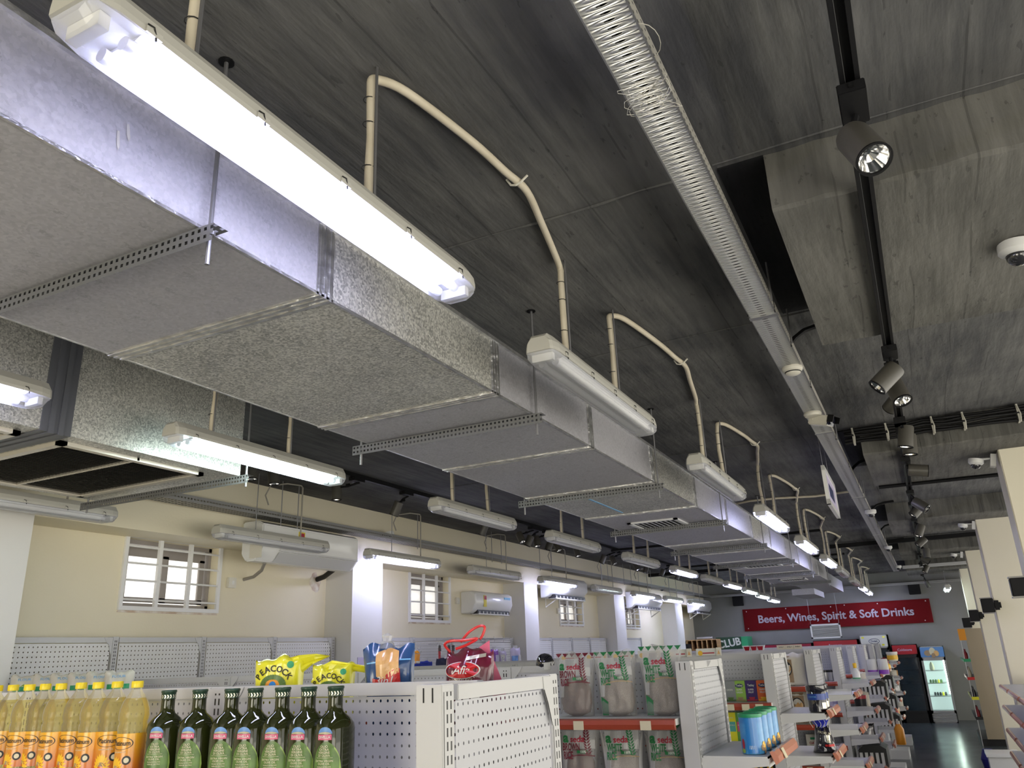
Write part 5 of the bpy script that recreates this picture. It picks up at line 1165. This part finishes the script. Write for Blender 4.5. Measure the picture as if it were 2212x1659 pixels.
# ---- outside-shelf goods further down the aisle
def eu(k): return 1.37 + PITCH * k
goods = [
 ('spray_bottle', 'white spray bottle with yellow nozzle on the far pegboard side', 'bottle', (-.70, eu(4) + .12, 1.281), [('bottle_body', 'plastic', [(.03, 0), (.035, .01), (.035, .09), (.012, .13)]), ('nozzle', 'sunp', [(.015, .13), (.018, .17), (.012, .175)]), ('label', 'green', [(.0355, .015), (.0355, .045)])]),
 ('tissue_roll_pack', 'white and purple tissue roll, left of the pair', 'tissue rolls', (-.66, eu(5) + .1, 1.281), [('roll', 'txt_w', [(.05, 0), (.055, .01), (.055, .16), (.05, .17)]), ('purple_print', 'purple', [(.0555, .01), (.0555, .055)])]),
 ('tissue_roll_pack', 'white and purple tissue roll, right of the pair', 'tissue rolls', (-.545, eu(5) + .1, 1.281), [('roll', 'txt_w', [(.05, 0), (.055, .01), (.055, .16), (.05, .17)]), ('purple_print', 'purple', [(.0555, .01), (.0555, .055)])]),
 ('yellow_pack', 'yellow round pack just above the purple tissue rolls', 'pack', (-.60, eu(6) + .1, 1.281), [('pack_body', 'sunp', [(.03, 0), (.055, .02), (.055, .06), (.02, .09)])]),
 ('yellow_jar_cluster', 'yellow tub with white lid on a high outside shelf', 'tub', (-.58, eu(7) + .1, 1.35), [('tub_body', 'tag', [(.07, 0), (.075, .10)]), ('lid', 'txt_w', [(.08, .10), (.08, .13)]), ('label', 'sunp', [(.0765, .02), (.0765, .08)])]),
 ('oil_bottle', 'yellow oil bottle low among dark packs at the aisle edge', 'bottle', (-.50, eu(5) + .1, .561), [('bottle_body', 'orange', [(.045, 0), (.05, .01), (.05, .16), (.02, .21)]), ('cap', 'plasticd', [(.02, .21), (.02, .24)])]),
 ('red_tub', 'dark tub with red lid on the fourth outside shelf', 'tub', (-.70, eu(4) + .1, 1.041), [('tub_body', 'fridge', [(.05, 0), (.055, .10)]), ('lid', 'redg', [(.058, .10), (.058, .13)])]),
]
for nm, lb, ct, lc, parts in goods: lathe_thing(nm, lb, ct, lc, parts)
# wire tub of black toothed racks: two black baskets with white slats
for i, (z, kk) in enumerate(((1.041, 5), (.801, 5), (1.041, 6), (.801, 6), (.561, 6), (.561, 4))):
    t = thing('slatted_basket', 'black basket with white slats, %s outside shelf of the %s end unit' % (('upper', 'middle', 'upper', 'middle', 'lowest', 'lowest')[i], ORD[kk]), 'basket', (-.80, eu(kk) + .03, z), 0, 'black baskets with white slats')
    MB().prism([(0.01, .0), (.25, .0), (.25, .15), (.20, .18), (.06, .18), (.01, .14)], 'y', .05, .4).build('basket_body', 'fridge', t)
    for k in range(5): MB().box(.02 + .045 * k, .045 + .045 * k, .03, .05, .0, .12).build('slat', 'txt_w', t)
# goods crowding the aisle edge on the far end units
cols = ['tag', 'brown', 'silverp', 'fridge', 'cream', 'peach', 'txt_w', 'redg']; rng = random.Random(12)
WORDS = ['silver', 'brown', 'pale', 'dark', 'cream', 'peach', 'white', 'red']
cn = ['cream', 'brown', 'silver', 'black', 'off-white', 'peach', 'white', 'dark red']
used = {}
for kk in range(4, 9):
    for lv, z in enumerate((1.28, 1.04, .80, .56)):
        for j in range(2):
            c = rng.randrange(8); key = (kk, lv, j)
            if kk == 5 and lv == 0: continue
            if kk in (4, 5, 6) and lv in (1, 2, 3) and j == 0 and not (kk == 4 and lv in (1, 2)): continue
            if kk == 4 and (lv, j) in ((0, 0), (1, 0)): continue
            if kk == 5 and lv == 3: continue
            lb = '%s pack %s on the %s outside shelf of the %s end unit' % (cn[c], ('near', 'far')[j], ('top', 'second', 'third', 'fourth')[lv], ORD[kk])
            x = -.70 + .02 * rng.random(); w = .05 + .04 * rng.random(); h = .08 + .08 * rng.random()
            t = thing('pack', lb, 'pack', (x, eu(kk) + .12 + .22 * j, z + .001), rng.uniform(-.4, .4), 'packs on the far outside shelves')
            fn, o = bag(t, 'pack_body', w * 1.7, h, w, cols[c], rng.randrange(99), .1, .95, 0., .003, 8, 8)
# signs with a yellow dot and red bar on the third run
s0 = None
for i, px in enumerate((1232, 1287, 1345, 1402, 1467, 1530)):
    q = AY(px, 1412 - i * 1.4, 5.16); lb = 'white shelf sign with yellow dot and red bar, %s from the left' % ORD[i]
    if s0 is None:
        s0 = t = thing('shelf_sign', lb, 'sign', (q.x, 5.165, TOP - .002), 0, 'shelf signs with yellow dot and red bar')
        MB().box(-.078, .078, -.002, .002, 0, .045).build('card', 'txt_w', t)
        m = MB(); disc(m, lambda u, z: (u, -.003, z), -.052, .018, .015, .015, 16); m.build('yellow_dot', 'sunp', t)
        MB().box(-.038, .035, -.0032, -.002, .014, .021).build('red_bar', 'txt_r', t)
        MB().box(.05, .078, -.016, -.004, .0, .048).build('tag_box', 'cream', t); MB().add([(.056, -.0165, .01), (.074, -.0165, .01), (.065, -.0165, .035)], [(0, 1, 2)]).build('triangle_print', 'peach', t)
    else: dup(s0, (q.x, 5.165, TOP - .002), lb)
for i, px in enumerate((1613, 1628, 1642)):
    q = AY(px, 1402, 8.7); t = thing('red_cup', 'small white cup with red side, %s of three on the shelf top' % ORD[i], 'cup', (q.x, 8.735, TOP), 0, 'red and white cups')
    MB().loft([[(-.028, -.02, 0), (.028, -.02, 0), (.028, .01, 0), (-.028, .01, 0)], [(-.045, -.03, .05), (.045, -.03, .05), (.045, .02, .05), (-.045, .02, .05)]]).build('cup_body', 'txt_w', t)
    MB().add([(-.02, -.021, .002), (.02, -.021, .002), (.03, -.029, .04), (-.03, -.029, .04)], [(0, 1, 2, 3)]).build('red_side', 'redg', t)
for i, px in enumerate((1686, 1704, 1722)):
    q = AY(px, 1398, 8.7); t = thing('label_card', 'small white lettered card, %s of three left of the coolers' % ORD[i], 'card', (q.x, 8.735, TOP), 0, 'white lettered cards')
    MB().box(-.042, .042, -.002, .002, 0, .042).build('card', 'tag', t); text_mb('SHELF', .018, lambda u, z: (u, -.003, z), .01, 1., 0, .022).build('lettering', 'txt_k', t)
# dark glossy helmet on the second run
q = AY(1177, 1424, 3.42)
t = thing('black_dome', 'glossy black rounded helmet-like ball above the pegboard', 'helmet', (q.x, 3.42, TOP - .005))
MB().lathe([(.036, -.01), (.042, .006), (.041, .024), (.033, .042), (.020, .053), (.001, .057)], 28).build('shell', 'hood', t, smooth=True)
text_mb('JX', .018, lambda u, z: (u + .022, -.04, z), .02, 1., 0, .008).build('lettering', 'txt_w', t)
MB().lathe([(.015, .0), (.015, .03)], 14, (.03, -.045, -.012)).build('small_tin', 'txt_w', t)
# ---- goods on hooks along the left wall
XH = -5.05
def hook(i, y, z, ln=.30):
    t = thing('peg_hook', 'wire peg hook on the wall pegboard, %s from the camera' % ORD[i], 'hook', (XH + .012, y, z), 0, 'wire hooks on the wall pegboard')
    MB().tube([(0, 0, 0), (ln, 0, -.015), (ln + .01, 0, .012)], .0028, 5).tube([(0, 0, .03), (ln, .0, .03), (ln, 0, .055)], .0022, 5).build('wire', 'steel', t)
for i, (px, py) in enumerate(((868, 1400), (880, 1410), (916, 1392), (948, 1390), (978, 1386), (1022, 1386), (1042, 1386), (1062, 1386), (1078, 1386))):
    q = AX(px, py, -4.9); hook(i, q.y, q.z)
def hang(name, label, cat, px0, px1, py0, py1, m, extra=None, shape='box', grp='goods hanging on the left wall', d=.05):
    a = AX(px0, py0, -4.82); b = AX(px1, py1, -4.82); c = AX(px0, py1, -4.82); w = b.y - a.y; h = a.z - c.z
    t = thing(name, label, cat, (-4.82, (a.y + b.y) / 2, c.z), PI / 2, grp)
    fn, o = bag(t, 'pack', w, h, d, m, int(px0), .08, .8, 0., .004, 12, 12)
    if extra:
        for nm, mm, u0, u1, v0, v1 in extra:
            k = MB(); patch(k, lambda x, z: fn(x, z, .004), u0 * w, u1 * w, v0 * h, v1 * h, 5, 5); k.build(nm, mm, t)
    MB().box(-w * .2, w * .2, -.002, .002, h * .96, h + .03).build('hang_tab', 'cleardiv', t)
    return t
hang('brush_set', 'clear pack of small brushes with black header', 'brush set', 868, 890, 1410, 1450, 'cleardiv', [('black_header', 'fridge', -.5, .5, .82, 1.), ('brush', 'pink', -.2, -.05, .05, .5), ('brush', 'fridge', .08, .22, .1, .6)])
hang('orange_bottle', 'orange bottle hung in clear film above the blue shirt', 'bottle', 894, 906, 1406, 1434, 'orange', [('white_base', 'txt_w', -.5, .5, 0., .2)])
hang('blue_shirt', 'royal blue folded shirt with a small white tag', 'shirt', 889, 938, 1430, 1452, mat('royal_blue_cloth', (.01, .03, .28), .8), [('white_tag', 'txt_w', .12, .26, .0, .5)])
hang('dark_garment', 'dark blue garment hanging right of the blue shirt', 'garment', 940, 968, 1422, 1448, mat('dark_blue_cloth', (.02, .025, .06), .8))
for i, px in enumerate((947, 967, 976)):
    hang('red_tool', 'thin red tool with black grip, %s from the left' % ORD[i], 'tool', px, px + 5, 1394, 1430, 'redg', [('black_grip', 'fridge', -.6, .6, .65, 1.)], d=.015)
hang('plush_toy_pack', 'pink toy pack left of the yellow toy', 'toy', 1025, 1040, 1403, 1438, 'purple')
hang('yellow_toy', 'yellow ball toy with blue spots in a clear bag', 'toy', 1036, 1057, 1406, 1436, 'yellow', [('blue_spot', 'bluel', -.3, -.1, .4, .6), ('blue_spot', 'bluel', .1, .3, .2, .4), ('face_print', 'fridge', -.05, .08, .5, .56)])
hang('purple_toy', 'purple toy pack right of the yellow toy', 'toy', 1058, 1078, 1403, 1434, 'purple', [('clear_patch', 'lilac', -.1, .3, .1, .6)])
hang('white_shoe_pack', 'white shoes in a clear bag, left of the pair of bags', 'shoes', 1078, 1095, 1406, 1434, 'lilac', [('white_sole', 'txt_w', -.4, -.05, .05, .7), ('white_sole', 'txt_w', .1, .4, .05, .6), ('dark_hole', 'navy', -.3, -.12, .2, .5)])
hang('blue_shoe_pack', 'blue and white shoes in a clear bag by the column', 'shoes', 1100, 1126, 1400, 1434, 'lilac', [('blue_shoe', 'skyb', -.4, .05, .05, .5), ('white_sole', 'txt_w', .1, .45, .05, .55)])
q = AX(800, 1440, XC)
t = thing('wall_poster', 'white poster with handwritten looking letters pampe on the first column', 'poster', (XC + .004, AX(768, 1430, XC).y + .02, AX(768, 1430, XC).z - .3), PI / 2)
MB().box(0, .44, -.006, -.0005, -.1, .34).build('sheet', 'lilac', t); text_mb('pampers', .085, lambda u, z: (u, -.007, z), .0, 1., .22, .25).build('lettering', 'txt_k', t); text_mb('024 6054', .05, lambda u, z: (u, -.007, z), .0, 1., .2, .08).build('lettering', 'txt_k', t)
MB().box(.02, .42, -.0075, -.006, .165, .17).build('rule', 'txt_w', t)
# ================================================================== back of the store
t = thing('sign', 'long red sign on the back wall reading Beers, Wines, Spirit & Soft Drinks', 'sign', (-3.96, YB - .03, 1.98))
MB().box(0, 4.07, -.02, .018, 0, .505).build('board', 'red', t)
text_mb('Beers, Wines, Spirit & Soft Drinks', .245, lambda u, z: (u, -.024, z), .022, 1.0, 2.03, .25).build('lettering', mat('pale_sign_letters', (.42, .40, .46), .5), t)
m = MB()
for x, z in ((.08, .44), (.08, .05), (1., .46), (2., .44), (2.3, .46), (3., .45), (3.98, .45), (3.9, .04), (2., .04)): m.box(x, x + .02, -.023, -.02, z, z + .02)
m.build('screw_cap', 'txt_w', t)
t = thing('air_cassette', 'white framed louvre unit hanging before the red sign', 'air unit', (-2.40, YB - .6, 1.74)); 
MB().box(0, .64, 0, .03, 0, .035).box(0, .64, 0, .03, .275, .31).box(0, .03, 0, .03, 0, .31).box(.61, .64, 0, .03, 0, .31).build('frame', 'white', t)
m = MB()
for k in range(9): m.box(.03, .61, .01, .02, .045 + k * .026, .060 + k * .026)
m.box(.03, .61, .024, .028, .03, .28, 1); m.build('louvre', ['silverp', 'fridge'], t); MB().box(.06, .58, -.002, .012, .20, .207).build('bright_slat', 'txt_w', t)
MB().tube([(.02, .015, .31), (.02, .015, CZ - 1.742)], .003, 5).tube([(.62, .015, .31), (.62, .015, CZ - 1.742)], .003, 5).build('hanging_wire', 'rod', t)
def fridge(name, label, x0, x1, top, hd_m, hd, body='fridge', lit=False, depth=.6, hdr=.2, txt=None, print_=None):
    y = YB - depth - .05; w = x1 - x0
    t = thing(name, label, 'fridge', (x0, y, 0), 0, 'fridges along the back wall')
    MB().box(0, .03, .0, depth, .0, top).box(w - .03, w, 0, depth, 0, top).box(0, w, depth - .03, depth, 0, top).box(0, w, 0, depth, 0, .22).box(0, w, 0, depth, top - hdr - .04, top).build('cabinet', body, t)
    h = MB().box(.01, w - .01, -.02, 0, top - hdr, top - .015).build('header', hd_m, t)
    if txt: text_mb(txt, hdr * .34, lambda u, z: (u, -.023, z), .01, 1., w / 2, top - hdr * .55).build('lettering', 'lilac' if hd_m != 'txt_w' else 'navy', h)
    if lit:
        MB().box(.03, w - .03, depth - .04, depth - .03, .22, top - hdr - .04).box(.03, .035, .03, depth - .03, .22, top - hdr - .04).box(w - .035, w - .03, .03, depth - .03, .22, top - hdr - .04).build('inner_lining', 'fint', t)
        MB().box(w - .06, w - .04, .03, .05, .55, top - hdr - .06).build('light_strip', 'fled', t)
    d = MB().box(.0, .04, -.03, 0, .2, top - hdr - .03).box(w - .04, w, -.03, 0, .2, top - hdr - .03).box(0, w, -.03, 0, .2, .24).box(0, w, -.03, 0, top - hdr - .07, top - hdr - .03).build('door_frame', 'silverp' if lit else 'fridge', t)
    MB().box(.04, w - .04, -.018, -.012, .24, top - hdr - .07).build('door_glass', 'fglass2' if lit else 'fgl', d); MB().box(.015, .03, -.05, -.03, .7, 1.0).build('door_handle', 'silverp', d)
    for z in (.5, .75, 1.0):
        if z < top - hdr - .1: MB().box(.04, w - .04, .04, depth - .05, z, z + .012).build('shelf', 'silverp' if lit else 'fint0', t)
    if lit:
        m = MB()
        for k in range(5): m.box(.01, w - .01, -.025, 0, .03 + .032 * k, .05 + .032 * k)
        m.build('kick_grille', 'silverp', t)
    return t
M['fint0'] = mat('dim_shelf', (.06, .07, .08), .5)
fr = fridge('drinks_fridge', 'lit drinks fridge with colourful header and glowing light strip', -.275, .19, 1.49, 'skyb', '', 'silverp', True, hdr=.21)
m = MB()
for k, (x, z, rx, rz_) in enumerate(((.15, 1.36, .07, .06), (.24, 1.39, .06, .08), (.31, 1.35, .05, .06), (.25, 1.31, .04, .05))): disc(m, lambda u, z_: (u, -.0225 - .0006 * k, z_), x, z, rx, rz_, 12, k=k % 3)
m.build('blurred_header_print', ['brown', 'tag', 'peach'], fr)
for i, (x, z, mm, lb) in enumerate(((.10, .76, 'lab_green', 'green pack row on the upper shelf of the lit fridge'), (.14, .512, 'fridge', 'dark bottle row on the lower shelf of the lit fridge'))):
    for k in range(5): tag(MB().lathe([(.022, 0), (.022, .05), (.01, .07)], 10).build('fridge_item', mm if k != 3 else 'yellow', loc=(-.275 + x + .05 * k, YB - .45, z + .002)), '%s item, %s, %s shelf of the lit fridge' % (('green', 'dark')[i] if k != 3 else 'yellow', ORD[k] + ' from the left', ('middle', 'lower')[i]), 'drink', 'items in the lit fridge')
lathe_thing('plush_bag', 'pale yellow bag hanging at the top inside the lit fridge', 'bag', (-.10, YB - .62 + .1, 1.012), [('bag_body', 'tag', [(.03, 0), (.05, .03), (.04, .12), (.01, .17)])])
fridge('drinks_fridge', 'dark drinks fridge with red header left of the lit one', -.80, -.31, 1.55, 'redg', '', 'fridge', txt='Coldstore')
fridge('drinks_fridge', 'white topped fridge with oval dairy logo', -1.40, -.85, 1.765, 'txt_w', '', 'silverp', hdr=.24, txt=None)
t = bpy.data.objects['drinks_fridge.002']; m = MB(); disc(m, lambda u, z: (u, -.024, z), .28, 1.64, .11, .055, 24); disc(m, lambda u, z: (u, -.026, z), .28, 1.64, .10, .045, 24, k=1); m.build('oval_logo', ['navy', 'txt_w'], t)
text_mb('Dolait', .055, lambda u, z: (u, -.028, z), .02, 1., .28, 1.64).build('lettering', 'navy', t)
m = MB()
for x, z in ((.06, 1.72), (.48, 1.72), (.08, 1.56), (.45, 1.56)): disc(m, lambda u, z_: (u, -.022, z_), x, z, .03, .02, 10)
m.build('flower_print', 'yellow', t)
fridge('drinks_cooler', 'wide red topped cooler in the middle of the back wall', -2.38, -1.46, 1.70, 'redg', '', 'fridge', txt='Beverages')
fridge('drinks_cooler', 'long dark red topped cooler left of the middle cooler', -3.78, -2.42, 1.66, mat('dark_red_header', (.25, .005, .03), .3), '', 'fridge', txt='Coldstore')
t = thing('green_cooler_box', 'dark green box topper with slanted white word CLUB', 'display topper', (-4.52, YB - .75, 0))
MB().box(0, .58, 0, .6, 0, 1.86).build('cabinet', 'dgreen', t); MB().box(.58, .72, .02, .6, 0, 1.86).build('side', 'green', t)
text_mb('CLUB', .23, lambda u, z: (u, -.004, z), .03, .95, .30, 1.72, rot=.14).build('lettering', 'txt_w', t)
t = thing('cubby_shelf', 'wooden cubby shelf in the back left corner', 'shelf', (-5.13, 19.2, 0))
MB().box(0, .72, .35, .37, 0, 1.83).box(0, .72, 0, .37, 1.81, 1.83).box(0, .72, 0, .37, 1.6, 1.62).box(0, .72, 0, .35, 0, 1.4).build('carcass', 'wood', t)
for k in range(7): MB().box(k * .117, k * .117 + .018, 0, .35, 1.62, 1.81).build('divider', 'wood', t)
tag(MB().box(-.12, .14, 0, .25, 0, 1.74).build('dark_box', 'fridge', loc=(-5.02, 18.4, 0)), 'dark box standing in front of the wooden cubbies', 'box')
tag(MB().tube([(-.18, 0, .03), (.18, .0, .03)], .03, 10).build('foil_roll', 'silverp', loc=(-4.72, 19.3, 1.832)), 'grey roll lying on top of the wooden cubbies', 'roll')
# ---- right side beyond the pillars
t = thing('side_shelf', 'tall shelf unit with brown side board by the far right pillars', 'shelf', (.42, 15.6, 0))
MB().box(.09, .40, 0, .03, 0.1, 1.78).build('side_board', 'brownb', t) if 'brownb' in M else MB().box(.09, .40, 0, .03, .1, 1.78).build('side_board', mat('beige_side_board', (.36, .30, .21), .4), t)
MB().box(.0, .012, 0, .02, .0, 1.78).build('post', 'silverp', t)
MB().box(.0, .36, .03, 1.6, .0, .1).box(.34, .36, .03, 1.6, .1, 1.78).build('back', 'fridge', t)
for z, mm in ((1.30, 'green'), (1.02, 'paint_red'), (.72, 'yellow'), (.42, 'fridge')):
    s = MB().box(.0, .34, .03, 1.6, z - .02, z).build('shelf', 'fridge', t); MB().box(-.012, -.0, .0, 1.6, z - .035, z + .01).box(-.01, .09, -.006, 0, z - .035, z + .01).build('coloured_edge', mm, s)
MB().box(-.01, .095, -.008, .0, 1.60, 1.78).build('orange_panel', 'orange', t)
rng = random.Random(4)
for z, nm in ((1.301, 'top'), (1.021, 'second'), (.721, 'third'), (.421, 'lowest')):
    for k in range(4):
        o = lathe_thing('dark_bottle', 'small dark bottle, %s on the %s shelf by the brown board' % (ORD[k], nm), 'bottle', (.455 + .0 * k, 15.68 + .09 * k, z), [('bottle_body', ('hood', 'redg', 'fridge', 'tag')[rng.randrange(4)], [(.03, 0), (.03, .09), (.012, .13), (.012, .16)])], 'bottles on the shelf by the brown board', 10)
t = thing('aisle_shelf', 'white shelving with red price rails cut by the right edge', 'shelving', (.66, 7.0, 0))
MB().box(.2, .24, 0, 3.3, 0, 1.22).box(-.1, .24, 0, 3.3, 0, .1).build('back_panel', 'gond', t)
for i, z in enumerate((.30, .52, .74, .96, 1.16)):
    xo = -.14 + .012 * i
    s = MB().box(xo, .2, 0, 3.3, z - .02, z).build('shelf', 'gondshelf', t)
    for yy in (.02, 1.12, 2.22): r = price_rail(1.0, 'railc', s, (), .04); r.rotation_euler = (math.radians(-20), 0, -PI / 2); r.location = (xo - .004, yy + 1.0, z + .006)
for yy in (0, 1.1, 2.2, 3.27): MB().box(.16, .2, yy, yy + .03, 0, 1.24).build('upright', 'gond', t)
tag(MB().box(-.16, .16, -.2, .2, 0, .26).box(-.18, .18, -.22, .22, .26, .30).build('white_bin', 'plastic', loc=(.52, 12.2, 0)), 'low white bin on the floor below the brown board', 'bin')
tag(MB().lathe([(.08, 0), (.10, .1), (.06, .22)], 14).build('blue_sack', mat('deep_blue', (.01, .01, .15), .5), loc=(.40, 13.2, 0)), 'small deep blue sack on the floor by the white bin', 'sack')
